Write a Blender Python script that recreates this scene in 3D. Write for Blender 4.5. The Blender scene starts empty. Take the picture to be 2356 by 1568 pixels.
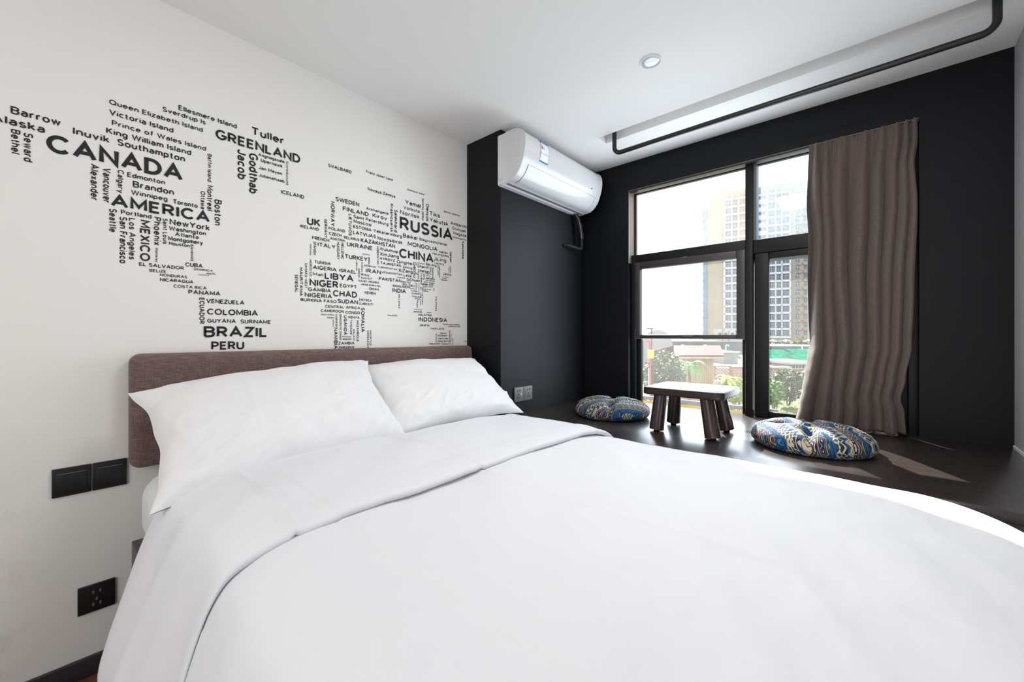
import bpy, bmesh, math, random
from mathutils import Vector, Matrix, noise
random.seed(7)
PI = math.pi
SC = bpy.context.scene
COL = SC.collection

# ------------------------------------------------------------------ camera, sky, sun, fill lamps, exposure
# world: X runs along the bed-head wall towards the window, Y towards that wall, Z up; lens at the origin, 1.10 m above the floor
FLOOR, CEIL, SEAT = -1.10, 1.193, -0.466
WY, WX, AY, RY_ = 1.90, 2.63, 1.61, -0.44        # bed-head wall, window wall, alcove wall, right wall
FPX, HOR = 933.0, 771.0
VX, VY = 0.7478, 0.6639                          # viewing direction in plan
cam = bpy.data.cameras.new('camera')
cam.sensor_width = 36.0
cam.lens = 36.0 * FPX / 2356.0
cam.shift_y = (HOR - 784.0) / 2356.0
cam.clip_start, cam.clip_end = 0.02, 3000
camo = bpy.data.objects.new('camera', cam); COL.objects.link(camo)
camo.location = (0, 0, 0)
camo.rotation_euler = (PI / 2, 0, -math.atan2(VX, VY))
SC.camera = camo

SC.view_settings.view_transform = 'Standard'
SC.view_settings.look = 'None'
SC.view_settings.gamma = 1.0
SC.view_settings.use_curve_mapping = False
SC.view_settings.exposure = 0.42
SC.cycles.max_bounces = 10
SC.cycles.diffuse_bounces = 6
SC.cycles.glossy_bounces = 4
SC.cycles.transparent_max_bounces = 12
SC.cycles.sample_clamp_indirect = 6.0
SC.cycles.caustics_reflective = False
SC.cycles.caustics_refractive = False

world = bpy.data.worlds.new('sky'); SC.world = world; world.use_nodes = True
_b = world.node_tree.nodes['Background']
_b.inputs['Color'].default_value = (0.86, 0.93, 1.0, 1)
_b.inputs['Strength'].default_value = 1.6

SUN_AZ, SUN_EL = math.atan2(0.577, 0.816), math.radians(39.3)      # where the sun stands
sd = bpy.data.lights.new('sun', 'SUN'); sd.energy = 17.0; sd.angle = math.radians(0.6); sd.color = (1.0, 0.95, 0.88)
so = bpy.data.objects.new('sun', sd); COL.objects.link(so)
so.rotation_euler = Vector((math.cos(SUN_AZ) * math.cos(SUN_EL), math.sin(SUN_AZ) * math.cos(SUN_EL), math.sin(SUN_EL))).to_track_quat('Z', 'Y').to_euler()

def area(name, loc, look, sx, sy, power, color, portal=False):
    d = bpy.data.lights.new(name, 'AREA'); d.shape = 'RECTANGLE'; d.size = sx; d.size_y = sy; d.energy = power; d.color = color
    if portal: d.cycles.is_portal = True
    o = bpy.data.objects.new(name, d); COL.objects.link(o); o.location = loc
    o.rotation_euler = (Vector(look) - Vector(loc)).to_track_quat('-Z', 'Y').to_euler()
    return o
area('ceiling_fill', (1.08, 0.38, CEIL - 0.012), (1.08, 0.38, -1.0), 0.5, 0.5, 10.5, (1.0, 0.96, 0.91))  # unseen fill under the ceiling, added to lift the interior
area('rear_fill', (-1.62, 0.40, 0.25), (1.6, 1.3, 0.25), 1.6, 1.5, 24.0, (1.0, 0.99, 0.98))  # unseen fill behind the lens, added to brighten wall and bed
area('window_fill', (2.655, 0.755, 0.27), (0.0, 0.755, 0.20), 0.95, 1.40, 14.0, (0.78, 0.89, 1.0))  # fill added just inside the glass to boost the daylight
area('window_portal', (2.95, 0.55, 0.27), (0.0, 0.55, 0.27), 1.5, 1.55, 1.0, (1, 1, 1), portal=True)

# ------------------------------------------------------------------ materials
MATS = {}
def srgb(r, g, b):
    f = lambda c: (c / 12.92 if c <= 0.04045 else ((c + 0.055) / 1.055) ** 2.4)
    return (f(r / 255), f(g / 255), f(b / 255), 1)
class NT:
    def __init__(s, mat): s.m = mat; s.t = mat.node_tree; s.n = s.t.nodes; s.l = s.t.links
    def new(s, kind, **kw):
        n = s.n.new(kind)
        for k, v in kw.items(): setattr(n, k, v)
        return n
    def put(s, sock, v):
        if isinstance(v, (int, float)): sock.default_value = v
        elif isinstance(v, tuple): sock.default_value = v
        else: s.l.new(v, sock)
    def math(s, op, a, b=0.0, c=None):
        n = s.new('ShaderNodeMath', operation=op); s.put(n.inputs[0], a); s.put(n.inputs[1], b)
        if c is not None: s.put(n.inputs[2], c)
        return n.outputs[0]
    def mix(s, f, a, b):
        n = s.new('ShaderNodeMix', data_type='RGBA'); s.put(n.inputs[0], f); s.put(n.inputs[6], a); s.put(n.inputs[7], b); return n.outputs[2]
    def coords(s, which='Object', scale=(1, 1, 1), rot=(0, 0, 0)):
        tc = s.new('ShaderNodeTexCoord'); mp = s.new('ShaderNodeMapping')
        mp.inputs['Scale'].default_value = scale; mp.inputs['Rotation'].default_value = rot
        s.l.new(tc.outputs[which], mp.inputs[0]); return mp.outputs[0]
    def noise(s, vec, scale, detail=3.0, rough=0.5):
        n = s.new('ShaderNodeTexNoise'); s.l.new(vec, n.inputs['Vector']); n.inputs['Scale'].default_value = scale
        n.inputs['Detail'].default_value = detail; n.inputs['Roughness'].default_value = rough; return n.outputs['Fac']
    def ramp(s, f, stops, mode='LINEAR'):
        n = s.new('ShaderNodeValToRGB'); n.color_ramp.interpolation = mode; cr = n.color_ramp
        while len(cr.elements) < len(stops): cr.elements.new(0.5)
        for e, (p, c) in zip(cr.elements, stops): e.position = p; e.color = c
        s.put(n.inputs[0], f); return n.outputs[0]
    def bump(s, h, strength=0.2, dist=0.01):
        n = s.new('ShaderNodeBump'); n.inputs['Strength'].default_value = strength; n.inputs['Distance'].default_value = dist
        s.l.new(h, n.inputs['Height']); return n.outputs[0]
def mat(name, color, rough=0.6, spec=0.5, metal=0.0, bump=None, var=0.0, vscale=8.0, trans=0.0, sheen=0.0, coat=0.0):
    """principled material with optional noise variation of the colour and noise bump (scale, strength, distance)"""
    if name in MATS: return MATS[name]
    m = bpy.data.materials.new(name); m.use_nodes = True; MATS[name] = m
    t = NT(m); p = t.n['Principled BSDF']
    p.inputs['Base Color'].default_value = color; p.inputs['Roughness'].default_value = rough
    p.inputs['Specular IOR Level'].default_value = spec; p.inputs['Metallic'].default_value = metal
    if sheen: p.inputs['Sheen Weight'].default_value = sheen
    if coat: p.inputs['Coat Weight'].default_value = coat
    vec = t.coords()
    if var:
        f = t.noise(vec, vscale, 4.0, 0.6)
        lo = tuple(c * (1 - var) for c in color[:3]) + (1,); hi = tuple(min(1, c * (1 + var)) for c in color[:3]) + (1,)
        t.put(p.inputs['Base Color'], t.ramp(f, [(0.3, lo), (0.7, hi)]))
    if bump: t.put(p.inputs['Normal'], t.bump(t.noise(vec, bump[0], 3.0), bump[1], bump[2]))
    return m
mat('white_plaster', srgb(232, 230, 226), 0.85, 0.2, bump=(60, 0.06, 0.002))
mat('shaded_plaster', srgb(176, 176, 179), 0.85, 0.2, bump=(60, 0.06, 0.002))  # plaster greyed: the right wall's shade is put into the colour
mat('glare_beige', srgb(150, 140, 130), 0.45, 0.4, bump=(80, 0.06, 0.001))  # beige carries the window glare on the upper reveal
mat('ceiling_paint', srgb(232, 231, 229), 0.9, 0.15, bump=(50, 0.05, 0.002))
mat('dark_paint', srgb(17, 19, 23), 0.52, 0.20, bump=(120, 0.08, 0.001))
mat('frame_black', srgb(24, 26, 29), 0.42, 0.25, var=0.06)
mat('sash_brown', srgb(62, 55, 58), 0.38, 0.5, var=0.05)
mat('black_steel', srgb(22, 24, 24), 0.32, 0.5, bump=(90, 0.03, 0.001))
mat('black_plastic', srgb(26, 25, 26), 0.35, 0.5, var=0.05)
mat('grey_plastic', srgb(104, 104, 102), 0.45, 0.5, var=0.04)
mat('socket_hole', srgb(26, 25, 26), 0.7, 0.2, var=0.1)
mat('white_plastic', srgb(214, 214, 216), 0.16, 0.5, var=0.01)
mat('white_plastic_matt', srgb(204, 205, 208), 0.5, 0.4, var=0.01)
mat('gap_grey', srgb(120, 120, 124), 0.6, 0.3, var=0.03)
mat('lettering', srgb(38, 37, 39), 0.6, 0.3, var=0.05, vscale=3)
mat('rubber', srgb(24, 24, 26), 0.65, 0.4, bump=(200, 0.2, 0.001))
mat('silver_wrap', srgb(150, 150, 150), 0.35, 0.5, metal=0.6, var=0.1)
mat('lens_grey', srgb(200, 204, 212), 0.12, 0.6, var=0.02)
mat('ring_white', srgb(225, 226, 228), 0.35, 0.5, var=0.02)

def fabric_white(name, c, wrinkle):
    m = bpy.data.materials.new(name); m.use_nodes = True; MATS[name] = m
    t = NT(m); p = t.n['Principled BSDF']
    p.inputs['Base Color'].default_value = c; p.inputs['Roughness'].default_value = 0.75
    p.inputs['Specular IOR Level'].default_value = 0.2; p.inputs['Sheen Weight'].default_value = 0.1
    v = t.coords(); v2 = t.coords(scale=(1.0, 5.0, 2.0), rot=(0.2, 0.3, 0.6))
    h = t.math('ADD', t.math('MULTIPLY', t.noise(v2, 7.0, 3.0, 0.55), 1.0), t.math('MULTIPLY', t.noise(v, 26.0, 3.0), 0.25))
    t.put(p.inputs['Normal'], t.bump(h, wrinkle, 0.012))
    return m
fabric_white('bed_linen', srgb(220, 221, 225), 0.16)
fabric_white('pillow_linen', srgb(226, 226, 227), 0.20)
fabric_white('mattress_cover', srgb(226, 229, 230), 0.25)

def linen_weave(name, a, b, c, scale, bumpy):
    m = bpy.data.materials.new(name); m.use_nodes = True; MATS[name] = m
    t = NT(m); p = t.n['Principled BSDF']; p.inputs['Roughness'].default_value = 0.85; p.inputs['Specular IOR Level'].default_value = 0.2
    p.inputs['Sheen Weight'].default_value = 0.2
    hx = t.noise(t.coords(scale=(1.0, 1.0, 9.0)), scale, 4.0, 0.65)
    hz = t.noise(t.coords(scale=(9.0, 9.0, 1.0)), scale, 4.0, 0.65)
    f = t.math('ADD', t.math('MULTIPLY', hx, 0.6), t.math('MULTIPLY', hz, 0.4))
    t.put(p.inputs['Base Color'], t.ramp(f, [(0.36, a), (0.52, b), (0.66, c)]))
    t.put(p.inputs['Normal'], t.bump(f, bumpy, 0.004))
    return m
linen_weave('headboard_linen', srgb(86, 68, 66), srgb(111, 91, 88), srgb(136, 114, 108), 38.0, 0.35)
linen_weave('curtain_linen', srgb(88, 76, 71), srgb(107, 93, 87), srgb(124, 109, 102), 60.0, 0.25)
def translucent_curtain():
    m = MATS['curtain_linen']; t = NT(m); p = t.n['Principled BSDF']; out = t.n['Material Output']
    tr = t.new('ShaderNodeBsdfTranslucent'); tr.inputs['Color'].default_value = srgb(96, 80, 72)
    mx = t.new('ShaderNodeMixShader'); mx.inputs[0].default_value = 0.06
    t.l.new(p.outputs[0], mx.inputs[1]); t.l.new(tr.outputs[0], mx.inputs[2]); t.l.new(mx.outputs[0], out.inputs[0])
translucent_curtain()

def wood(name, a, b, rough, scale=(1, 1, 1), rot=(0, 0, 0), coat=0.0, ring=6.0, bumpy=0.1, spec=0.5, planks=None):
    m = bpy.data.materials.new(name); m.use_nodes = True; MATS[name] = m
    t = NT(m); p = t.n['Principled BSDF']
    v = t.coords(scale=scale, rot=rot)
    f = t.noise(v, ring, 6.0, 0.62); g = t.noise(v, ring * 5, 3.0, 0.7)
    k = t.math('ADD', t.math('MULTIPLY', f, 0.7), t.math('MULTIPLY', g, 0.3))
    col = t.ramp(k, [(0.35, a), (0.65, b)])
    if planks:
        br = t.new('ShaderNodeTexBrick'); t.l.new(t.coords(rot=planks[2]), br.inputs['Vector'])
        br.inputs['Scale'].default_value = 1.0; br.inputs['Brick Width'].default_value = planks[0]; br.inputs['Row Height'].default_value = planks[1]
        br.inputs['Mortar Size'].default_value = 0.002; br.inputs['Color1'].default_value = (1, 1, 1, 1); br.inputs['Color2'].default_value = (0.75, 0.75, 0.75, 1)
        br.inputs['Mortar'].default_value = (0.2, 0.2, 0.2, 1)
        mm = t.new('ShaderNodeMix', data_type='RGBA', blend_type='MULTIPLY'); mm.inputs[0].default_value = 1.0
        t.l.new(col, mm.inputs[6]); t.l.new(br.outputs['Color'], mm.inputs[7]); col = mm.outputs[2]
    t.put(p.inputs['Base Color'], col); p.inputs['Specular IOR Level'].default_value = spec
    t.put(p.inputs['Roughness'], t.math('MULTIPLY_ADD', g, 0.16, rough - 0.08))
    if coat: p.inputs['Coat Weight'].default_value = coat; p.inputs['Coat Roughness'].default_value = 0.17
    if bumpy: t.put(p.inputs['Normal'], t.bump(k, bumpy, 0.002))
    return m
wood('seat_wood', srgb(38, 32, 30), srgb(52, 43, 40), 0.30, scale=(9, 1, 9), ring=4.0, bumpy=0, spec=0.5, coat=0.45)
wood('seat_front_wood', srgb(70, 52, 50), srgb(88, 67, 64), 0.35, scale=(9, 1, 9), ring=4.0, bumpy=0.05)
wood('table_wood', srgb(32, 23, 21), srgb(56, 40, 34), 0.34, scale=(9, 1.2, 9), ring=5.0, coat=0.0, spec=0.28)
wood('table_leg_wood', srgb(22, 15, 14), srgb(60, 40, 32), 0.27, scale=(12, 12, 1.3), ring=4.0, coat=0.0, spec=0.45)
wood('bed_wood', srgb(52, 40, 38), srgb(70, 55, 52), 0.45, scale=(1, 1, 9), ring=4.0)
wood('floor_wood', srgb(92, 62, 48), srgb(122, 86, 68), 0.4, scale=(1.2, 9, 9), ring=4.0, planks=(1.2, 0.12, (0, 0, 0)))
wood('baseboard_wood', srgb(44, 42, 44), srgb(54, 52, 54), 0.4, scale=(1, 9, 9), ring=4.0)
wood('hut_wood', srgb(160, 132, 104), srgb(192, 164, 132), 0.7, scale=(9, 9, 1), ring=2.0)
wood('fence_wood', srgb(132, 92, 76), srgb(170, 126, 104), 0.7, scale=(1, 1, 9), ring=2.0)

def damp_wall():
    """the plaster of the bed-head wall, with grey damp spots low at its far left"""
    m = MATS['white_plaster'].copy(); m.name = 'stained_plaster'; MATS['stained_plaster'] = m
    t = NT(m); p = t.n['Principled BSDF']
    tc = t.new('ShaderNodeTexCoord'); sx = t.new('ShaderNodeSeparateXYZ'); t.l.new(tc.outputs['Object'], sx.inputs[0])
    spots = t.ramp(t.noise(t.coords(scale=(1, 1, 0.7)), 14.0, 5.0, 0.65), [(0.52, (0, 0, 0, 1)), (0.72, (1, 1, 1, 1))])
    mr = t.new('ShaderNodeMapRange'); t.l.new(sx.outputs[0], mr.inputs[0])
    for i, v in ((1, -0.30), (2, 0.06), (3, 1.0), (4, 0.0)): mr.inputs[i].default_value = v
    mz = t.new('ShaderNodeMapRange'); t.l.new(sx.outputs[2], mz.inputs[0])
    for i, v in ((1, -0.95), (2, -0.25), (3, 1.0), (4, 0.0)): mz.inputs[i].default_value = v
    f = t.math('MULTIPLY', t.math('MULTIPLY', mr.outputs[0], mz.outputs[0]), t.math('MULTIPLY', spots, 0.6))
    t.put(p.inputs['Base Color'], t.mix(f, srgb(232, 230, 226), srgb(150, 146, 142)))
damp_wall()

def pane_mat(name, dirt, tint, dirt_scale=60.0, dust=(0.95, 0.95, 0.93, 1)):
    """window pane: clear with a thin reflection and a film of dust that catches the light"""
    m = bpy.data.materials.new(name); m.use_nodes = True; MATS[name] = m
    t = NT(m); out = t.n['Material Output']; t.n.remove(t.n['Principled BSDF'])
    tr = t.new('ShaderNodeBsdfTransparent'); tr.inputs[0].default_value = tint
    gl = t.new('ShaderNodeBsdfGlossy'); gl.inputs['Roughness'].default_value = 0.02; gl.inputs[0].default_value = (0.9, 0.95, 1, 1)
    fr = t.new('ShaderNodeLayerWeight')
    a = t.new('ShaderNodeMixShader'); t.put(a.inputs[0], t.math('MULTIPLY_ADD', t.math('POWER', fr.outputs['Facing'], 5.0), 0.75, 0.04)); t.l.new(tr.outputs[0], a.inputs[1]); t.l.new(gl.outputs[0], a.inputs[2])
    tl = t.new('ShaderNodeBsdfTranslucent'); tl.inputs[0].default_value = dust
    v = t.coords()
    n = t.math('MULTIPLY', t.noise(v, dirt_scale, 5.0, 0.7), t.noise(v, 3.0, 3.0, 0.5))
    f = t.math('MULTIPLY', t.math('MULTIPLY_ADD', n, 2.2, 0.45), dirt)
    b = t.new('ShaderNodeMixShader'); t.put(b.inputs[0], f); t.l.new(a.outputs[0], b.inputs[1]); t.l.new(tl.outputs[0], b.inputs[2])
    t.l.new(b.outputs[0], out.inputs[0])
    return m
pane_mat('pane_dusty', 0.11, (0.98, 0.96, 0.94, 1), 60.0, (0.95, 0.92, 0.88, 1))
pane_mat('pane_blue', 0.12, (0.80, 0.91, 1.0, 1), 60.0, (0.80, 0.92, 1.0, 1))
pane_mat('pane_film', 0.055, (0.96, 0.98, 1.0, 1), 140.0)
pane_mat('pane_clear', 0.035, (0.99, 1.0, 0.98, 1), 120.0)

def cushion_cloth():
    """printed cotton: parallel bands of blue, cream zigzags, diamonds and dotted navy ribbons"""
    m = bpy.data.materials.new('cushion_cloth'); m.use_nodes = True; MATS['cushion_cloth'] = m
    t = NT(m); p = t.n['Principled BSDF']; p.inputs['Roughness'].default_value = 0.8; p.inputs['Specular IOR Level'].default_value = 0.25
    v = t.coords(); sx = t.new('ShaderNodeSeparateXYZ'); t.l.new(v, sx.inputs[0])
    wob = t.math('MULTIPLY', t.math('SUBTRACT', t.noise(v, 7.0, 2.0), 0.5), 0.035)
    P = t.math('ADD', sx.outputs[0], wob); Q = t.math('ADD', sx.outputs[1], t.math('MULTIPLY', sx.outputs[2], 0.5))
    a = t.math('FRACT', t.math('ADD', t.math('DIVIDE', P, 0.128), 10.0))                 # 0..1 across one set of bands
    def tri(x, per): return t.math('PINGPONG', t.math('ADD', t.math('DIVIDE', x, per * 0.78), 50.0), 0.5)   # 0..0.5 triangle wave
    def band(lo, hi): return t.math('MULTIPLY', t.math('GREATER_THAN', a, lo), t.math('LESS_THAN', a, hi))
    navy, blue, lblue, teal = srgb(20, 28, 60), srgb(24, 66, 108), srgb(72, 128, 164), srgb(20, 84, 96)
    cream, red, olive, dark = srgb(186, 176, 150), srgb(124, 36, 50), srgb(72, 78, 52), srgb(14, 16, 26)
    loc = lambda lo, hi: t.math('DIVIDE', t.math('SUBTRACT', a, lo), hi - lo)
    absd = lambda x, c: t.math('ABSOLUTE', t.math('SUBTRACT', x, c))
    col = blue
    # band 1: navy ground with a thin cream zigzag
    z1 = absd(t.math('MULTIPLY', tri(Q, 0.018), 2.0), loc(0.0, 0.14))
    c1 = t.mix(t.math('LESS_THAN', z1, 0.2), navy, cream)
    # band 2: cream ground with blue lozenges outlined in olive
    q2 = t.math('MULTIPLY', tri(Q, 0.024), 2.0); d2 = t.math('ADD', q2, absd(loc(0.14, 0.28), 0.5))
    c2 = t.ramp(t.math('MULTIPLY', d2, 0.5), [(0.0, blue), (0.2, olive), (0.26, cream), (0.52, navy), (0.62, teal)], 'CONSTANT')
    # band 3: plain blue with light-blue chevrons
    z3 = t.math('FRACT', t.math('ADD', t.math('MULTIPLY', loc(0.28, 0.44), 1.6), t.math('MULTIPLY', tri(Q, 0.05), 2.0)))
    c3 = t.ramp(z3, [(0.0, blue), (0.62, lblue), (0.72, blue), (0.86, navy)], 'CONSTANT')
    # band 4: nested diamonds
    q4 = t.math('MULTIPLY', tri(Q, 0.046), 2.0); d4 = t.math('ADD', q4, t.math('MULTIPLY', absd(loc(0.44, 0.70), 0.5), 2.0))
    c4 = t.ramp(t.math('MULTIPLY', d4, 0.5), [(0.0, cream), (0.09, dark), (0.16, navy), (0.24, lblue), (0.30, dark), (0.36, red), (0.43, dark), (0.47, cream), (0.53, olive), (0.60, dark), (0.64, teal), (0.78, cream), (0.86, blue)], 'CONSTANT')
    # band 5: navy ribbon with cream dots between red edges
    q5 = t.math('SUBTRACT', t.math('MULTIPLY', tri(Q, 0.019), 2.0), 0.5); l5 = t.math('SUBTRACT', loc(0.70, 0.80), 0.5)
    r5 = t.math('ADD', t.math('MULTIPLY', q5, q5), t.math('MULTIPLY', l5, l5))
    c5 = t.mix(t.math('LESS_THAN', r5, 0.06), navy, cream); c5 = t.mix(t.math('GREATER_THAN', absd(loc(0.70, 0.80), 0.5), 0.40), c5, red)
    # band 6: blue ground with cream and light-blue spikes, dark outlines
    s6 = t.math('SUBTRACT', t.math('MULTIPLY', tri(Q, 0.028), 2.0), loc(0.80, 1.0))
    c6 = t.ramp(t.math('MULTIPLY_ADD', s6, 0.5, 0.5), [(0.0, blue), (0.40, lblue), (0.45, dark), (0.50, cream), (0.66, olive), (0.72, cream)], 'CONSTANT')
    for lo, hi, c in ((0.0, 0.14, c1), (0.14, 0.28, c2), (0.28, 0.44, c3), (0.44, 0.70, c4), (0.70, 0.80, c5), (0.80, 1.01, c6)):
        col = t.mix(band(lo, hi), col, c)
    t.put(p.inputs['Base Color'], t.mix(t.math('MULTIPLY', t.noise(v, 220.0, 2.0), 0.25), col, dark))
    t.put(p.inputs['Normal'], t.bump(t.noise(v, 30.0, 3.0), 0.35, 0.006))
cushion_cloth()

# outdoors
mat('tower_tan', srgb(150, 140, 122), 0.9, 0.1, var=0.06, vscale=0.3)
mat('tower_white', srgb(186, 190, 198), 0.9, 0.1, var=0.03, vscale=0.3)
mat('tower_blue', srgb(96, 124, 152), 0.5, 0.3, var=0.1, vscale=0.5)
mat('tower_glass', srgb(70, 92, 112), 0.2, 0.5, var=0.5, vscale=0.9)
mat('bracket_brown', srgb(150, 126, 106), 0.8, 0.2, var=0.1, vscale=0.6)
mat('concrete', srgb(132, 133, 132), 0.9, 0.1, var=0.15, vscale=1.2)
mat('concrete_light', srgb(172, 170, 164), 0.9, 0.1, var=0.08, vscale=1.0)
mat('roof_dark', srgb(78, 84, 88), 0.85, 0.2, var=0.2, vscale=0.8)
mat('tarp_green', srgb(20, 104, 82), 1.0, 0.0, var=0.2, vscale=1.5)
mat('parasol_white', srgb(240, 240, 238), 0.8, 0.1, var=0.02)
mat('skyline_hazed', srgb(176, 194, 208), 0.9, 0.1, var=0.08, vscale=0.05)  # distance haze is put into this pale colour
mat('pipe_white', srgb(238, 238, 236), 0.4, 0.4, var=0.02)
mat('pipe_red', srgb(206, 40, 52), 0.4, 0.4, var=0.06)
mat('box_yellow', srgb(228, 214, 60), 0.5, 0.4, var=0.05)
mat('sill_yellow', srgb(92, 72, 10), 1.0, 0.0, var=0.08, vscale=6)
mat('canopy_grey', srgb(140, 140, 138), 0.6, 0.3, var=0.08, vscale=0.5)
mat('tile_pale', srgb(126, 127, 126), 0.8, 0.2, var=0.08, vscale=3)
mat('earth', srgb(150, 150, 140), 0.95, 0.1, var=0.15, vscale=0.2)
mat('leaf_dark', srgb(72, 100, 62), 0.55, 0.3, var=0.35, vscale=12)
mat('leaf_mid', srgb(104, 146, 74), 0.55, 0.3, var=0.35, vscale=12)
mat('leaf_yellow', srgb(176, 186, 92), 0.55, 0.3, var=0.3, vscale=12)
mat('trunk_brown', srgb(110, 90, 70), 0.9, 0.1, var=0.2, vscale=12)
mat('lawn', srgb(104, 116, 82), 0.95, 0.1, var=0.3, vscale=5, bump=(20, 0.6, 0.05))
mat('railing_white', srgb(132, 140, 148), 0.35, 0.5, var=0.03)
def shingles():
    m = bpy.data.materials.new('shingle_red'); m.use_nodes = True; MATS['shingle_red'] = m
    t = NT(m); p = t.n['Principled BSDF']; p.inputs['Roughness'].default_value = 0.9
    br = t.new('ShaderNodeTexBrick'); t.l.new(t.coords(), br.inputs['Vector']); br.inputs['Scale'].default_value = 1.0
    br.inputs['Brick Width'].default_value = 0.22; br.inputs['Row Height'].default_value = 0.09; br.inputs['Mortar Size'].default_value = 0.008
    br.inputs['Color1'].default_value = srgb(76, 40, 40); br.inputs['Color2'].default_value = srgb(100, 58, 57); br.inputs['Mortar'].default_value = srgb(46, 26, 26)
    t.l.new(br.outputs['Color'], p.inputs['Base Color'])
shingles()

# ------------------------------------------------------------------ mesh and object helpers
class MB:
    """collects shapes and links them as one mesh object"""
    def __init__(s): s.v = []; s.f = []; s.smooth = []
    def add(s, vs, fs, smooth=False):
        o = len(s.v); s.v.extend([tuple(p) for p in vs]); s.f.extend([tuple(i + o for i in f) for f in fs]); s.smooth.extend([smooth] * len(fs)); return s
    def box(s, x0, x1, y0, y1, z0, z1):
        return s.add([(x, y, z) for x in (x0, x1) for y in (y0, y1) for z in (z0, z1)],
                     [(0, 1, 3, 2), (4, 6, 7, 5), (0, 4, 5, 1), (2, 3, 7, 6), (0, 2, 6, 4), (1, 5, 7, 3)])
    def hexa(s, p, axis, d):
        """prism of the polygon p (3-D points) pushed along the vector d"""
        n = len(p); q = [Vector(a) + Vector(d) for a in p]
        return s.add(list(p) + q, [tuple(range(n))[::-1], tuple(range(n, 2 * n))] + [(i, (i + 1) % n, n + (i + 1) % n, n + i) for i in range(n)])
    def tube(s, pts, r, seg=12, cap=True, r1=None):
        pts = [Vector(p) for p in pts]; n = len(pts); rings = []; up = None
        for i, p in enumerate(pts):
            d = (pts[min(i + 1, n - 1)] - pts[max(i - 1, 0)]).normalized()
            if up is None: up = Vector((0, 0, 1)) if abs(d.z) < 0.9 else Vector((1, 0, 0))
            a = d.cross(up).normalized(); up = a.cross(d).normalized()
            rr = r if r1 is None else r + (r1 - r) * i / (n - 1)
            rings.append([p + (a * math.cos(2 * PI * k / seg) + up * math.sin(2 * PI * k / seg)) * rr for k in range(seg)])
        vs = [q for ring in rings for q in ring]
        fs = [(i * seg + k, i * seg + (k + 1) % seg, (i + 1) * seg + (k + 1) % seg, (i + 1) * seg + k) for i in range(n - 1) for k in range(seg)]
        s.add(vs, fs, True)
        if cap: s.add(rings[0], [tuple(range(seg))]); s.add(rings[-1], [tuple(range(seg))[::-1]])
        return s
    def lathe(s, prof, seg=32, c=(0, 0, 0)):
        vs = [(c[0] + r * math.cos(2 * PI * k / seg), c[1] + r * math.sin(2 * PI * k / seg), c[2] + z) for r, z in prof for k in range(seg)]
        fs = [(i * seg + k, i * seg + (k + 1) % seg, (i + 1) * seg + (k + 1) % seg, (i + 1) * seg + k) for i in range(len(prof) - 1) for k in range(seg)]
        return s.add(vs, fs, True)
    def grid(s, rows, smooth=True, closed=False):
        n = len(rows[0]); vs = [p for r in rows for p in r]; e = n if closed else n - 1
        return s.add(vs, [(i * n + k, i * n + (k + 1) % n, (i + 1) * n + (k + 1) % n, (i + 1) * n + k) for i in range(len(rows) - 1) for k in range(e)], smooth)
    def build(s, name, m, parent=None, at=None, bevel=0.0, seg=3, fix=True):
        me = bpy.data.meshes.new(name)
        off = Vector(at) if at is not None else Vector((0, 0, 0))
        me.from_pydata([tuple(Vector(p) - off) for p in s.v], [], s.f)
        me.polygons.foreach_set('use_smooth', s.smooth)
        if fix:
            bm = bmesh.new(); bm.from_mesh(me); bmesh.ops.recalc_face_normals(bm, faces=bm.faces); bm.to_mesh(me); bm.free()
        me.materials.append(MATS[m] if isinstance(m, str) else m)
        o = bpy.data.objects.new(name, me); COL.objects.link(o)
        if at is not None: o.location = off
        if parent is not None:
            o.parent = parent
            if at is None: o.matrix_parent_inverse = Matrix.Translation(parent.location).inverted()
            else: o.location = off - parent.location
        if bevel:
            b = o.modifiers.new('bevel', 'BEVEL'); b.width = bevel; b.segments = seg; b.limit_method = 'ANGLE'; b.angle_limit = math.radians(40)
            b.harden_normals = False
            for p in me.polygons: p.use_smooth = True
        return o
def tag(o, label=None, cat=None, group=None, kind=None):
    if label: o['label'] = label
    if cat: o['category'] = cat
    if group: o['group'] = group
    if kind: o['kind'] = kind
    return o
def thing(name, loc, label, cat, group=None):
    o = bpy.data.objects.new(name, None); COL.objects.link(o); o.location = loc; o.empty_display_size = 0.05
    return tag(o, label, cat, group)
def struct(o, label=None): o['kind'] = 'structure'; return o
def ray(u, v):
    t = (u - 1178.0) / FPX; return Vector((VX + t * VY, VY - t * VX, (HOR - v) / FPX))
def at(u, v, F): return ray(u, v) * F              # the point F metres deep in front of the lens
def onX(u, v, X): d = ray(u, v); return d * (X / d.x)
def sm(a, b, x):
    x = max(0.0, min(1.0, (x - a) / (b - a))); return x * x * (3 - 2 * x)
def nz(x, y, z=0.0): return noise.noise(Vector((x, y, z)))
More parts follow.
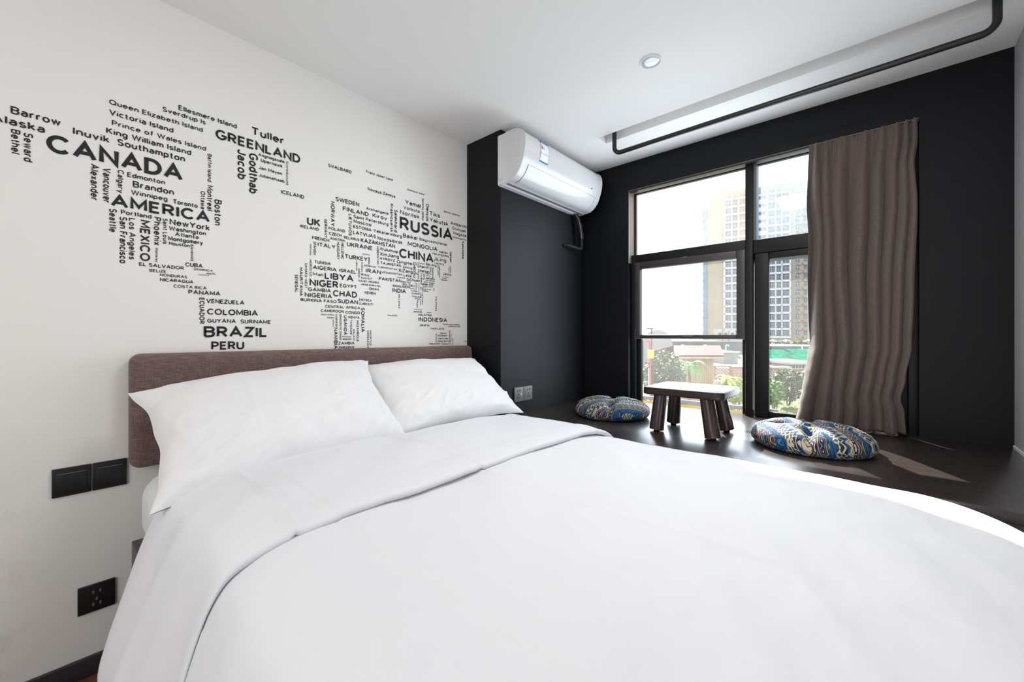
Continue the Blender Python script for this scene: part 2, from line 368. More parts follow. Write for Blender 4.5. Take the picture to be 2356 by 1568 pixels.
# ------------------------------------------------------------------ the room
GX = 2.69
BX = -1.70                                                            # wall behind the lens
OPY0, OPY1, OPZ1 = -0.162, 1.2586, 0.998                              # window opening
m = MB(); m.box(BX, 1.715, RY_, WY, FLOOR - 0.10, FLOOR); struct(m.build('floor', 'floor_wood'))
m = MB()
TX0, TX1, TY0, TY1 = 2.181, 2.275, -0.40, 1.237                       # trough in the ceiling
for b in ((BX, TX0, RY_, WY), (TX1, WX, RY_, AY), (TX0, TX1, TY1, AY), (TX0, TX1, RY_, TY0)): m.box(b[0], b[1], b[2], b[3], CEIL, CEIL + 0.14)
m.box(TX0 - 0.02, TX1 + 0.02, TY0 - 0.02, TY1 + 0.02, CEIL + 0.14, CEIL + 0.18)
struct(m.build('ceiling', 'ceiling_paint'))
m = MB(); m.box(BX - 0.1, 1.715, WY, WY + 0.10, FLOOR - 0.1, CEIL + 0.18); struct(m.build('wall_left', 'stained_plaster'))
m = MB(); m.box(1.715, WX + 0.24, AY, WY + 0.10, FLOOR - 0.1, CEIL + 0.18); struct(m.build('wall_alcove', 'dark_paint'))
m = MB(); m.box(BX - 0.1, WX + 0.24, RY_ - 0.10, RY_, FLOOR - 0.1, CEIL + 0.18); struct(m.build('wall_right', 'shaded_plaster'))
m = MB(); m.box(BX - 0.1, BX, RY_, WY, FLOOR - 0.1, CEIL + 0.18); struct(m.build('wall_back', 'white_plaster'))
m = MB(); T = 0.115
m.box(WX, WX + T, RY_, OPY0, FLOOR, CEIL + 0.14); m.box(WX, WX + T, OPY1, AY, FLOOR, CEIL + 0.14)
m.box(WX, WX + T, OPY0, OPY1, OPZ1, CEIL + 0.14); m.box(WX, WX + T, OPY0, OPY1, FLOOR, SEAT - 0.06)
struct(m.build('wall_window', 'dark_paint'))
m = MB(); m.box(WX + 0.0005, GX + 0.028, OPY1 - 0.002, OPY1, 0.500, OPZ1); m.box(WX + 0.0005, GX + 0.028, OPY0 + 0.001, OPY1 - 0.002, OPZ1 - 0.002, OPZ1); struct(m.build('reveal_glare', 'glare_beige'))  # thin lining added to paint glare on upper jamb and head
m = MB(); m.box(BX, 1.715, WY - 0.014, WY, FLOOR, FLOOR + 0.063); struct(m.build('baseboard_left', 'baseboard_wood', bevel=0.003))
m = MB(); m.box(1.70, WX, RY_, RY_ + 0.004, SEAT, SEAT + 0.012); struct(m.build('trim_1', 'white_plaster'))

# window: frame, sliding sash at the left, fixed sash at the right, five panes

win = bpy.data.objects.new('window_1', None); COL.objects.link(win); win.location = (GX, 0.55, 0.27); win['kind'] = 'structure'
m = MB(); X0, X1 = GX - 0.02, GX + 0.055
m.box(X0, X1, 1.226, OPY1, SEAT - 0.05, 0.556)                         # left jamb, below the transom
m.box(GX + 0.028, X1, 1.245, OPY1, 0.556, OPZ1)
m.box(X0, X1, OPY0, OPY0 + 0.035, SEAT - 0.05, OPZ1)                   # right jamb
m.box(GX + 0.028, X1, OPY0 + 0.035, 1.245, OPZ1 - 0.008, OPZ1)         # head
m.box(X0 - 0.008, X1, 0.512, 0.5514, SEAT - 0.05, OPZ1 - 0.003)        # mullion
m.box(X0, X1, 0.5514, 1.226, 0.500, 0.556)                             # transom, left
m.box(X0, X1, OPY0 + 0.035, 0.512, 0.470, 0.548)                       # transom, right
m.box(X0 + 0.03, X1, OPY0 + 0.035, 1.226, SEAT - 0.05, SEAT - 0.014)   # bottom rail
m.build('frame', 'frame_black', win, bevel=0.003)
m = MB()                                                               # sliding upper sash
for b in ((1.192, 1.226, -0.022, 0.500), (0.5514, 0.597, -0.022, 0.500), (0.597, 1.192, 0.455, 0.500), (0.597, 1.192, -0.022, 0.003)): m.box(GX - 0.03, GX + 0.012, *b)
tag(m.build('sliding_sash', 'sash_brown', win, bevel=0.003), 'brown sash frame')
m = MB()
for b in ((1.200, 1.226, SEAT, -0.022), (0.5514, 0.574, SEAT, -0.022)): m.box(GX + 0.012, GX + 0.045, *b)
m.build('lower_sash', 'frame_black', win, bevel=0.003)
m = MB()
for b in ((0.4359, 0.506, SEAT, 0.470), (OPY0 + 0.035, OPY0 + 0.09, SEAT, 0.470), (OPY0 + 0.09, 0.4359, 0.4325, 0.470), (OPY0 + 0.09, 0.4359, SEAT, -0.432)): m.box(GX - 0.015, GX + 0.02, *b)
m.box(GX + 0.02, GX + 0.14, OPY0 + 0.035, 0.512, 0.438, 0.470)
m.build('fixed_sash', 'frame_black', win, bevel=0.004)
m = MB(); m.box(GX - 0.012, GX + 0.05, 0.497, 0.512, 0.548, OPZ1 - 0.012); tag(m.build('bead', 'grey_plastic', win), 'silvery glazing bead')
m = MB(); m.box(GX - 0.037, GX - 0.03, 0.84, 0.905, -0.008, 0.002); tag(m.build('sash_pull', 'grey_plastic', win), 'grey finger pull')
for k, (b, pm, gx) in enumerate((((0.5514, 1.250, 0.556, OPZ1 - 0.004), 'pane_dusty', GX + 0.03), ((OPY0 + 0.035, 0.512, 0.548, OPZ1 - 0.004), 'pane_blue', GX + 0.03),
        ((0.597, 1.192, 0.003, 0.455), 'pane_film', GX - 0.008), ((0.574, 1.200, SEAT - 0.013, -0.022), 'pane_film', GX + 0.028), ((OPY0 + 0.09, 0.4359, -0.432, 0.4325), 'pane_clear', GX + 0.003))):
    m = MB(); m.add([(gx, b[0], b[2]), (gx, b[1], b[2]), (gx, b[1], b[3]), (gx, b[0], b[3])], [(0, 1, 2, 3)])
    tag(m.build('pane', pm, win), ('dusty cream upper pane', 'bluish upper pane', 'pane of the sliding sash', 'lower left pane', 'lower right pane')[k])
m = MB(); m.box(GX + 0.045, WX + 0.25, OPY0, OPY1, SEAT - 0.055, SEAT - 0.010)
tag(m.build('window_sill', 'sill_yellow', bevel=0.006), 'yellow outer window sill just outside the glass behind the low table', 'sill')

# platform seat under the window
seat = thing('window_seat', (2.15, 0.58, FLOOR), 'dark glossy wooden platform seat filling the alcove under the window', 'window seat')
m = MB(); m.box(1.683, GX + 0.012, RY_ + 0.001, AY - 0.001, SEAT - 0.034, SEAT)
m.build('seat_top', 'seat_wood', seat, bevel=0.003)
m = MB(); m.box(1.715, WX - 0.001, RY_ + 0.002, AY - 0.002, FLOOR, SEAT - 0.034)
for k in range(1, 5): m.box(1.7135, 1.716, RY_ + 0.01, AY - 0.01, FLOOR + 0.10 * k + 0.02, FLOOR + 0.10 * k + 0.10)
m.build('seat_front', 'seat_front_wood', seat)

# ------------------------------------------------------------------ bed
bed = thing('bed', (0.93, 0.80, FLOOR), 'double bed with brown linen headboard and white mattress against the lettered wall', 'bed')
m = MB(); m.box(0.165, 1.66, -0.18, 1.80, FLOOR, -0.668); m.build('bed_base', 'bed_wood', bed, bevel=0.004)
def rounded_slab(x0, x1, y0, y1, z0, z1, r, n=5, top_only=False):
    """box with rounded vertical and horizontal edges as a stack of rounded rectangles"""
    rows = []
    prof = []
    for k in range(n + 1):
        a = PI / 2 * k / n
        prof.append((r * (1 - math.sin(a)), z0 + r * (1 - math.cos(a))))
    for k in range(n + 1):
        a = PI / 2 * k / n
        prof.append((r * (1 - math.cos(a)), z1 - r * (1 - math.sin(a))))
    for ins, z in prof:
        ring = []
        rc = max(r - ins, 0.001)
        for (cx, cy, a0) in ((x1 - ins - rc, y1 - ins - rc, 0), (x0 + ins + rc, y1 - ins - rc, 90), (x0 + ins + rc, y0 + ins + rc, 180), (x1 - ins - rc, y0 + ins + rc, 270)):
            for k in range(n + 1):
                a = math.radians(a0 + 90 * k / n); ring.append((cx + rc * math.cos(a), cy + rc * math.sin(a), z))
        rows.append(ring)
    mb = MB(); mb.grid(rows, True, True); mb.add(rows[0], [tuple(range(len(rows[0])))]); mb.add(rows[-1], [tuple(range(len(rows[-1])))], True)
    return mb
rounded_slab(0.182, 1.600, -0.12, 1.80, -0.668, -0.447, 0.075, 8).build('mattress', 'mattress_cover', bed)
def headboard_mb():
    x0, x1, z0, z1, y0, y1, r = 0.163, 1.703, -0.448, -0.062, 1.822, 1.899, 0.032
    return rounded_slab(x0, x1, z0, z1, -y1, -y0, r, 6)
hb = headboard_mb(); hb.v = [(x, -z, y) for x, y, z in hb.v]; hb.build('headboard', 'headboard_linen', bed)

# duvet: drapes over the left side, lies flat to the seat edge at the right, rounds off at the foot
ZT, XR, Y0, YTOP, RC = -0.401, 1.672, -0.340, 1.385, 0.28
def left_profile(n=60):
    pts = [(0.40, ZT), (0.34, ZT - 0.001), (0.28, ZT - 0.007), (0.235, ZT - 0.020), (0.20, ZT - 0.040), (0.176, ZT - 0.072), (0.158, ZT - 0.112), (0.140, ZT - 0.165), (0.124, ZT - 0.225),
           (0.109, ZT - 0.285), (0.097, ZT - 0.340), (0.091, ZT - 0.380), (0.102, ZT - 0.420), (0.124, ZT - 0.455), (0.150, ZT - 0.480)]
    out = []
    for i in range(len(pts) - 1):
        p0, p1, p2, p3 = pts[max(i - 1, 0)], pts[i], pts[i + 1], pts[min(i + 2, len(pts) - 1)]
        for k in range(5):
            t = k / 5.0
            out.append(tuple(0.5 * (2 * p1[c] + (p2[c] - p0[c]) * t + (2 * p0[c] - 5 * p1[c] + 4 * p2[c] - p3[c]) * t * t + (3 * p1[c] - p0[c] - 3 * p2[c] + p3[c]) * t ** 3) for c in (0, 1)))
    return out + [pts[-1]]
LP = left_profile()[::-1]
def xmax(y):
    d = y - Y0
    return XR if d >= RC else XR - (RC - math.sqrt(max(0.0, RC * RC - (RC - d) ** 2)))
def edge_drop(x, y):
    """how far the top falls near the right and foot edges"""
    if x > XR - RC and y < Y0 + RC: d = RC - math.hypot(x - (XR - RC), y - (Y0 + RC))
    else: d = min(XR - x, y - Y0)
    R, H, p = 0.34, 0.150, 2.3
    if d >= R: return 0.0
    k = 1 - max(d, 0.0) / R
    return H * (1 - max(0.0, 1 - k ** p) ** (1 / p))
def crease(d, w=0.006): return math.exp(-(d / w) ** 2)
def wrinkle(x, y, band):
    c, s = math.cos(0.62), math.sin(0.62)
    a, b = x * c + y * s, -x * s + y * c
    w = 0.010 * nz(x * 2.6, y * 2.6, 3.1 + band) + 0.0125 * nz(a * 1.6, b * 7.0, 7.7 + band)
    r = 1 - abs(nz(a * 1.4, b * 6.5, 1.3 + 3 * band)); w += 0.0075 * max(0.0, r - 0.72) * 3.0 * (0.5 + 0.5 * nz(x * 1.7, y * 1.7, 9.0))
    c2, s2 = math.cos(-0.5), math.sin(-0.5); a2, b2 = x * c2 + y * s2, -x * s2 + y * c2
    w += 0.003 * nz(a2 * 3.0, b2 * 14.0, 4.4 + band)
    w += 0.0012 * nz(x * 22, y * 22, band)
    return w
def duvet_point(i, n_right, y, band):
    """i counts from the hem at the left to the right edge"""
    nl = len(LP)
    if i < nl:
        x, z = LP[i]; drop = ZT - z; f = min(1.0, drop / 0.30)
        wave = 0.020 * math.sin(y * 17.0 + 1.5 * math.sin(y * 5.0)) + 0.009 * math.sin(y * 41 + 2) + 0.012 * nz(y * 6, z * 3, 5.0)
        x = x + f * wave * (0.6 + 0.6 * f) * (1 - 0.7 * sm(1.15, 1.36, y))
        z = z + (1 - f) * wrinkle(x, y, band) + 0.02 * f * nz(y * 3.0, 2.2)
        z -= max(0.0, edge_drop(0.6, y)) * (1 - f)
        return [x, y, z]
    s = (i - nl + 1) / n_right
    s = s + 0.10 * math.sin(PI * s) * s
    xm = xmax(y); x = 0.40 + (xm - 0.40) * s
    edge = sm(0.0, 0.38, xm - x) * sm(0.0, 0.30, y - Y0)
    z = ZT - edge_drop(x, y) + wrinkle(x, y, band) * (0.15 + 0.85 * edge) + 0.010 * math.sin(PI * min(1, max(0, (x - 0.3) / 1.1))) * sm(-0.30, 0.3, y)
    if not band:
        for xc in (0.312, 0.817, 1.30): z += 0.0040 * crease(x - xc - 0.004 * math.sin(y * 9)) 
    return [x, y, z]
NR = 150
ys = [YTOP - 0.004 - (YTOP - 0.004 - Y0) * (k / 230.0) for k in range(231)]
rows = []
for y in ys:
    r = [duvet_point(i, NR, y, 0) for i in range(len(LP) + NR)]
    for q in r:                                                        # puffed border along the turned-down band
        q[2] -= 0.004 * math.exp(-((y - 0.845) / 0.02) ** 2) * (1 if q[2] > ZT - 0.1 else 0)
    e = r[-1]; r += [[e[0] + 0.001, e[1], e[2] - 0.02], [e[0], e[1], e[2] - 0.05]]
    rows.append(r)
last = rows[-1]
for dz in (0.05, 0.14, 0.26, 0.38):
    rows.append([[q[0], q[1] - 0.012 + 0.01 * math.sin(q[0] * 19 + dz * 3), q[2] - dz] for q in last])
duv = MB(); duv.grid(rows)
duvet = duv.build('duvet', 'bed_linen', fix=True)
tag(duvet, 'large white duvet spread over the bed with its top turned down', 'duvet')
# the turned-down band: outer side from the pillows to its folded edge, then rolled under
yb = [1.418 - (1.418 - 0.862) * k / 90.0 for k in range(91)]
rows = []
for k, y in enumerate(yb):
    r = []
    t = 0.020 * sm(1.43, 1.34, y) + 0.003
    for i in range(len(LP) + NR + 1):
        j = min(i, len(LP) + NR - 1)
        p = duvet_point(j, NR, min(y, YTOP + 0.05), 1); fl = sm(0.05, 0.45, ZT - p[2])
        yy = y + 0.004 * nz(p[0] * 5, 1.0) + 0.010 * nz(p[0] * 2.0, 4.0) * sm(1.2, 0.87, y)
        if i == len(LP) + NR: p[0] += 0.004; p[2] -= 0.03
        off = t + 0.0035 * sm(0.97, 0.93, y) * sm(0.86, 0.90, y)
        for xc, am in ((0.318, 0.009), (0.822, 0.006), (1.49, 0.006)): off += am * crease(p[0] - xc - 0.02 * sm(0.9, 1.4, y) - 0.005 * math.sin(y * 14), 0.007) * (1 if p[2] > ZT - 0.05 else 0)
        if fl > 0: p[0] -= off * fl * 0.8
        p[1] = yy; p[2] += off * (1 - fl)
        if y > 1.385: p[2] -= 0.10 * ((y - 1.385) / 0.033) ** 2 * 0.3
        r.append(p)
    rows.append(r)
edge = rows[-1]; n_left = len(LP)
for a in range(1, 9):                                                  # rolled edge
    th = PI * a / 8; rr = 0.0115
    row = []
    for q in edge:
        fl = sm(0.05, 0.45, ZT - q[2])
        row.append([q[0] + rr * (1 - math.cos(th)) * fl, q[1] - rr * math.sin(th) * 1.2, q[2] - rr * (1 - math.cos(th)) * (1 - fl)])
    rows.append(row)
rows.append([[q[0], q[1] + 0.05, q[2]] for q in rows[-1]])
bnd = MB(); bnd.grid(rows); bnd.build('turned_down_band', 'bed_linen', duvet)

# pillows
def pillow(name, label, BL, BR, TL, TR, front, back, seed, ears):
    BL, BR, TL, TR = map(Vector, (BL, BR, TL, TR))
    n = ((BR - BL).cross(TL - BL)).normalized()
    if n.y > 0: n = -n
    nu, nv = 110, 76
    def pt(u, v, side):
        a, b = (u + 1) / 2, (v + 1) / 2
        U = u * (1 - 0.105 * (1 - abs(v) ** 2.4) * abs(u) ** 3); V = v * (1 - 0.085 * (1 - abs(u) ** 2.6) * abs(v) ** 3)
        V += 0.025 * abs(v) ** 3 * nz(u * 2.5, seed, v); U += 0.02 * abs(u) ** 3 * nz(v * 3.0, seed + 4, u)
        a, b = (U + 1) / 2, (V + 1) / 2
        p = BL * (1 - a) * (1 - b) + BR * a * (1 - b) + TL * (1 - a) * b + TR * a * b
        h = (max(0.0, 1 - abs(u) ** 2.6) ** 0.60) * (max(0.0, 1 - abs(v) ** 2.4) ** 0.55)
        e = 1 - min(1 - abs(u), 1 - abs(v))
        ang = math.atan2(v, u)
        w = 0.010 * nz(ang * 3.2, seed, e * 1.6) * sm(0.35, 0.85, e) + 0.007 * nz(u * 3, v * 3, seed + 2)
        r = 1 - abs(nz(u * 2.2 + v * 2.0, (v - u) * 5.0, seed + 8)); w += 0.010 * max(0.0, r - 0.66) * 2.4 * sm(0.2, -0.9, v)
        r2 = 1 - abs(nz(u * 5.0, v * 2.0, seed + 5)); w += 0.010 * max(0.0, r2 - 0.72) * 2.6 * sm(0.45, 0.95, abs(u))
        edge = sm(1.0, 0.90, abs(u)) * sm(1.0, 0.88, abs(v))
        for uc in (-0.33, 0.32): w += 0.003 * crease(u - uc, 0.012) * sm(0.9, 0.2, abs(v))
        d = front if side > 0 else -back
        return p + n * (d * h + (w * edge if side > 0 else 0) + 0.0015 * side)
    mb = MB()
    for side in (1, -1):
        mb.grid([[pt(-1 + 2 * i / nu, -1 + 2 * j / nv, side) for i in range(nu + 1)] for j in range(nv + 1)])
    # flat hem of the pillow case along both short ends and the lower edge
    o = mb.build(name, 'pillow_linen', at=(BL + BR + TL + TR) / 4)
    return tag(o, label, 'pillow', 'pillows against the headboard')
pillow('pillow', 'white pillow at the left end of the headboard, nearer the wall switches', (0.150, 1.300, -0.432), (0.925, 1.372, -0.395), (0.150, 1.735, -0.182), (0.962, 1.745, -0.118), 0.115, 0.035, 2.0, 1)
pillow('pillow', 'white pillow at the right end of the headboard, beside the dark alcove', (0.850, 1.398, -0.398), (1.692, 1.420, -0.418), (0.880, 1.792, -0.146), (1.660, 1.772, -0.138), 0.098, 0.028, 6.0, 1)

# ------------------------------------------------------------------ low table and cushions on the seat
tab = thing('low_table', (2.06, 0.66, SEAT), 'low dark wooden table with four log legs on the window seat', 'table')
x0, x1, y0, y1, r = 1.898, 2.225, 0.478, 0.842, 0.035
ring = []
for cx, cy, a0 in ((x1 - r, y1 - r, 0), (x0 + r, y1 - r, 90), (x0 + r, y0 + r, 180), (x1 - r, y0 + r, 270)):
    for k in range(7): a = math.radians(a0 + 15 * k); ring.append((cx + r * math.cos(a), cy + r * math.sin(a)))
m = MB(); m.hexa([(x, y, -0.284) for x, y in ring], 2, (0, 0, 0.034)); m.build('tabletop', 'table_wood', tab, bevel=0.006)
for fx, fy, tx, ty in ((1.948, 0.786, 1.965, 0.772), (1.945, 0.530, 1.960, 0.560), (2.172, 0.786, 2.160, 0.772), (2.172, 0.530, 2.160, 0.560)):
    pts = [(fx + (tx - fx) * k / 8, fy + (ty - fy) * k / 8, SEAT + 0.009 + (-0.284 - SEAT - 0.009) * k / 8) for k in range(9)]
    lg = MB().tube(pts, 0.034, 20, r1=0.030).build('leg', 'table_leg_wood', tab)
    MB().lathe([(0, 0), (0.014, 0), (0.014, 0.014), (0, 0.014)], 16, (fx, fy, SEAT)).build('foot_pad', 'rubber', lg)

def cushion(label, cx, cy, R, rot, seed, tilt):
    mb = MB(); nr, na = 46, 120
    def rim(a): return R * (1 + 0.025 * math.cos(2 * a + seed) + 0.02 * nz(math.cos(a) * 2, math.sin(a) * 2, seed))
    tufts = [(0.42 * R * math.cos(k * PI / 2 + 0.5 + seed), 0.42 * R * math.sin(k * PI / 2 + 0.5 + seed)) for k in range(4)] + [(0, 0)]
    def top(rr, a):
        q = rim(a) * rr; x, y = q * math.cos(a), q * math.sin(a)
        h = 0.066 * (max(0.0, 1 - rr ** 3.2)) ** 0.5
        for tx, ty in tufts: h -= 0.026 * math.exp(-((x - tx) ** 2 + (y - ty) ** 2) / 0.0012)
        for k in range(4):
            ta = k * PI / 2 + 0.5 + seed; d = abs(math.atan2(math.sin(a - ta), math.cos(a - ta)))
            h -= 0.020 * math.exp(-(d * q / 0.016) ** 2) * sm(0.25, 0.5, rr) * (1 if rr < 0.985 else 0.4)
        h += 0.005 * nz(x * 16, y * 16, seed) * (1 - rr ** 4) + 0.004 * nz(a * 9, rr * 2, seed + 1) * sm(0.4, 0.9, rr) * (1 - rr ** 8)
        return (x, y, 0.034 + max(h, -0.014) + tilt * 0.5 * (x / R))
    rows = [[top(max(i / nr, 0.001), 2 * PI * k / na) for k in range(na)] for i in range(nr + 1)]
    for f, z in ((0.985, 0.018), (0.93, 0.004), (0.80, 0.0), (0.001, 0.0)):
        rows.append([(rim(2 * PI * k / na) * f * math.cos(2 * PI * k / na), rim(2 * PI * k / na) * f * math.sin(2 * PI * k / na), z) for k in range(na)])
    mb.grid(rows, True, True)
    o = mb.build('cushion', 'cushion_cloth'); o.location = (cx, cy, SEAT + 0.001); o.rotation_euler = (0, 0, rot)
    return tag(o, label, 'cushion', 'round patterned cushions on the window seat')
cushion('round blue patterned cushion in the shaded alcove corner, left of the low table', 2.163, 1.140, 0.217, 0.9, 0.6, 0.0)
cushion('round blue patterned cushion below the curtain, right of the low table, partly sunlit', 2.105, 0.195, 0.214, 2.2, 2.1, 0.0)

# ------------------------------------------------------------------ curtain
def curtain():
    root = thing('curtain', (2.655, 0.04, SEAT), 'gathered brown linen curtain hanging at the right side of the window', 'curtain')
    zs = [0.994 - (0.994 - SEAT - 0.008) * k / 110 for k in range(111)]
    Lk = [(0.995, 0.247), (0.85, 0.252), (0.70, 0.256), (0.50, 0.247), (0.30, 0.251), (0.10, 0.250), (-0.05, 0.246), (-0.13, 0.258), (-0.20, 0.268), (-0.28, 0.278), (-0.36, 0.292), (-0.46, 0.308)]
    Rk = [(0.995, -0.155), (0.90, -0.157), (0.80, -0.148), (0.60, -0.157), (0.20, -0.146), (-0.05, -0.138), (-0.20, -0.118), (-0.30, -0.100), (-0.36, -0.112), (-0.46, -0.116)]
    def look(tb, z):
        for (za, a), (zb, b) in zip(tb, tb[1:]):
            if z >= zb: return a + (b - a) * sm(0, 1, (za - z) / (za - zb))
        return tb[-1][1]
    n = 420; rows = []
    for z in zs:
        h = (0.985 - z) / 1.45; r = []
        yl, yr = look(Lk, z), look(Rk, z)
        for k in range(n + 1):
            s = k / n
            ph = 2 * PI * (8.6 * s + 0.60 * math.sin(5.1 * s + 1.0) + 0.75 * nz(s * 3.0, h * 1.3, 2.0) + 0.18 * math.sin(h * 3.0 + s * 7))
            amp = (0.014 + 0.024 * sm(0.02, 0.30, h)) * (0.85 + 0.5 * nz(s * 6, 4.0))
            d = math.sin(ph); d = -(abs(0.5 + 0.5 * d) ** 2.2 * 2 - 1)
            y = yl + (yr - yl) * s + 0.016 * math.cos(ph + 0.4) * sm(0, 0.05, s) * sm(1, 0.95, s) * sm(0.0, 0.2, h)
            x = 2.622 + 0.004 * math.sin(h * 5) + amp * d + 0.005 * nz(s * 22, h * 5.0, 1.0) + 0.006 * nz(s * 9, h * 9.0, 3.0) * sm(0.7, 1.0, h)
            x += 0.0035 * nz(s * 60, h * 3, 8.0) * sm(0.10, 0.0, h)
            r.append((x, y, z + 0.006 * math.sin(ph * 0.5) * sm(0.97, 1.0, h)))
        rows.append(r)
    mb = MB(); mb.grid(rows); o = mb.build('curtain_cloth', 'curtain_linen', root)
    md = o.modifiers.new('thick', 'SOLIDIFY'); md.thickness = 0.0012
    m = MB(); m.box(2.633, 2.660, -0.160, 1.255, 0.985, 0.9975); m.build('curtain_track', 'black_plastic', root)
curtain()

# ------------------------------------------------------------------ air conditioner
def aircon():
    root = thing('air_conditioner', (2.10, AY, 1.0), 'white split air conditioner high on the dark alcove wall', 'air conditioner')
    xa, xb = 1.690, 2.520
    front = [(1.545, 1.1445), (1.518, 1.1440), (1.490, 1.1415), (1.465, 1.1370), (1.4406, 1.1270), (1.420, 1.1120), (1.4075, 1.0900), (1.4029, 1.0600), (1.4040, 1.0350), (1.4081, 1.0120), (1.4165, 0.9800),
             (1.4275, 0.9481), (1.4420, 0.9200), (1.4607, 0.8973), (1.480, 0.8820), (1.501, 0.8730), (1.5354, 0.8690)]
    def smooth(pts, k=4):
        out = []
        for i in range(len(pts) - 1):
            p0, p1, p2, p3 = pts[max(i - 1, 0)], pts[i], pts[i + 1], pts[min(i + 2, len(pts) - 1)]
            for j in range(k):
                t = j / k; out.append(tuple(0.5 * (2 * p1[c] + (p2[c] - p0[c]) * t + (2 * p0[c] - 5 * p1[c] + 4 * p2[c] - p3[c]) * t * t + (3 * p1[c] - p0[c] - 3 * p2[c] + p3[c]) * t ** 3) for c in (0, 1)))
        return out + [pts[-1]]
    F = smooth(front)
    back = [(1.550, 0.8640), (AY, 0.8630), (AY, 1.1440)]
    m = MB(); prof = F + back
    m.grid([[(x, y, z) for y, z in prof] for x in (xa, xb)], True, True)
    body = m
    ic = (sum(p[0] for p in prof) / len(prof), sum(p[1] for p in prof) / len(prof))
    for x in (xa, xb): body.add([(x, y, z) for y, z in prof], [tuple(range(len(prof)))])
    b = body.build('casing', 'white_plastic', root, fix=True)
    md = b.modifiers.new('edges', 'EDGE_SPLIT'); md.split_angle = math.radians(35)
    # end caps: matt cheeks with a raised rim
    for x, d in ((xa, -1), (xb, 1)):
        cap = [(1.478 + (y - 1.478) * 0.965, 1.005 + (z - 1.005) * 0.965) for y, z in F]
        m = MB(); m.add([(x + d * 0.0015, y, z) for y, z in cap], [tuple(range(len(cap)))]); m.build('end_cap', 'white_plastic_matt', root)
        m = MB(); m.tube([(x, y, z) for y, z in F], 0.0035, 8); m.build('end_rim', 'white_plastic', root)
    # panel gap, flap and vent underneath
    def strip(k0, k1, x0, x1, off):
        pts = F[k0:k1 + 1]; rows = [[], []]
        for i, (y, z) in enumerate(pts):
            a, c = F[max(k0 + i - 1, 0)], F[min(k0 + i + 1, len(F) - 1)]
            ty, tz = c[0] - a[0], c[1] - a[1]; L = math.hypot(ty, tz); ny, nzz = (tz / L, -ty / L)
            if ny > 0: ny, nzz = -ny, -nzz
            if nzz > 0 and i > len(pts) // 2 and k0 > 30: ny, nzz = -abs(ny), -abs(nzz)
            rows[0].append((x0, y + ny * off, z + nzz * off)); rows[1].append((x1, y + ny * off, z + nzz * off))
        mb = MB(); mb.grid(rows); return mb
    strip(44, 62, xa + 0.055, xb - 0.055, 0.0022).build('flap', 'white_plastic', root)
    for k0, xx0, xx1 in ((44, xa + 0.052, xb - 0.052), (62, xa + 0.052, xb - 0.052)):
        y, z = F[k0]; MB().tube([(xx0, y - 0.001, z), (xx1, y - 0.001, z)], 0.0014, 6).build('panel_gap', 'gap_grey', root)
    for xx in (xa + 0.0535, xb - 0.0535):
        MB().tube([(xx, y - 0.0012, z - 0.0006) for y, z in F[44:63]], 0.0011, 6).build('panel_gap', 'gap_grey', root)
    m = MB(); m.box(xa + 0.02, xb - 0.02, 1.545, 1.560, 0.8615, 0.8665); m.build('vent_slot', 'gap_grey', root)
    m = MB(); m.box(xa + 0.004, xb - 0.10, 1.575, 1.607, 0.858, 0.864); m.build('base_plate', 'white_plastic_matt', root)
    m = MB(); m.box(xa - 0.004, xa + 0.002, 1.572, 1.598, 0.885, 0.93); m.build('side_latch', 'white_plastic_matt', root, bevel=0.003)
    m = MB(); m.box(xb - 0.125, xb - 0.117, 1.4095, 1.412, 0.985, 0.992); m.build('indicator', 'gap_grey', root)
    # energy label, bent over the casing
    lab = strip(20, 39, 1.8250, 1.9050, 0.0008).build('energy_label', mat('label_white', srgb(242, 243, 246), 0.4, var=0.01), root); tag(lab, 'blue and white energy label')
    blue = mat('label_blue', srgb(34, 122, 180), 0.45, var=0.04)
    for k0, k1, a, c in ((20, 23, 1.8250, 1.9050), (38, 39, 1.8250, 1.9050), (32, 32, 1.8250, 1.9050), (20, 39, 1.8250, 1.8268), (20, 39, 1.9032, 1.9050)):
        if k0 == k1:
            y, z = F[k0]; MB().tube([(a, y - 0.0008, z), (c, y - 0.0008, z)], 0.0011, 6).build('label_print', blue, lab)
        else: strip(k0, k1, a, c, 0.0013).build('label_print', blue, lab)
    green, yel, redm, ink = mat('label_green', srgb(96, 150, 60), 0.5, var=0.03), mat('label_yellow', srgb(214, 200, 60), 0.5, var=0.03), mat('label_red', srgb(196, 40, 50), 0.5, var=0.03), mat('label_ink', srgb(70, 70, 74), 0.5, var=0.03)
    strip(24, 25, 1.8350, 1.8400, 0.0014).build('label_print', green, lab); strip(25, 26, 1.8350, 1.8430, 0.0014).build('label_print', yel, lab); strip(26, 28, 1.8350, 1.8470, 0.0014).build('label_print', redm, lab); strip(27, 28, 1.8530, 1.8590, 0.0014).build('label_print', redm, lab)
    for k, a, c in ((30, 1.8330, 1.8450), (31, 1.8680, 1.8950), (30, 1.8710, 1.8970), (33, 1.8290, 1.8410), (35, 1.8290, 1.8470), (36, 1.8290, 1.8410), (34, 1.8910, 1.8970), (36, 1.8890, 1.8960), (37, 1.8880, 1.8970)):
        y, z = F[k]; MB().tube([(a, y - 0.0006, z), (c, y - 0.0006, z)], 0.0006, 4).build('label_print', ink, lab)
    for k, a, c in ((22, 1.8390, 1.8930),):
        y, z = F[k]; MB().tube([(a, y - 0.0006, z), (c, y - 0.0006, z)], 0.0018, 4).build('label_print', mat('label_pale', srgb(170, 205, 228), 0.5, var=0.02), lab)
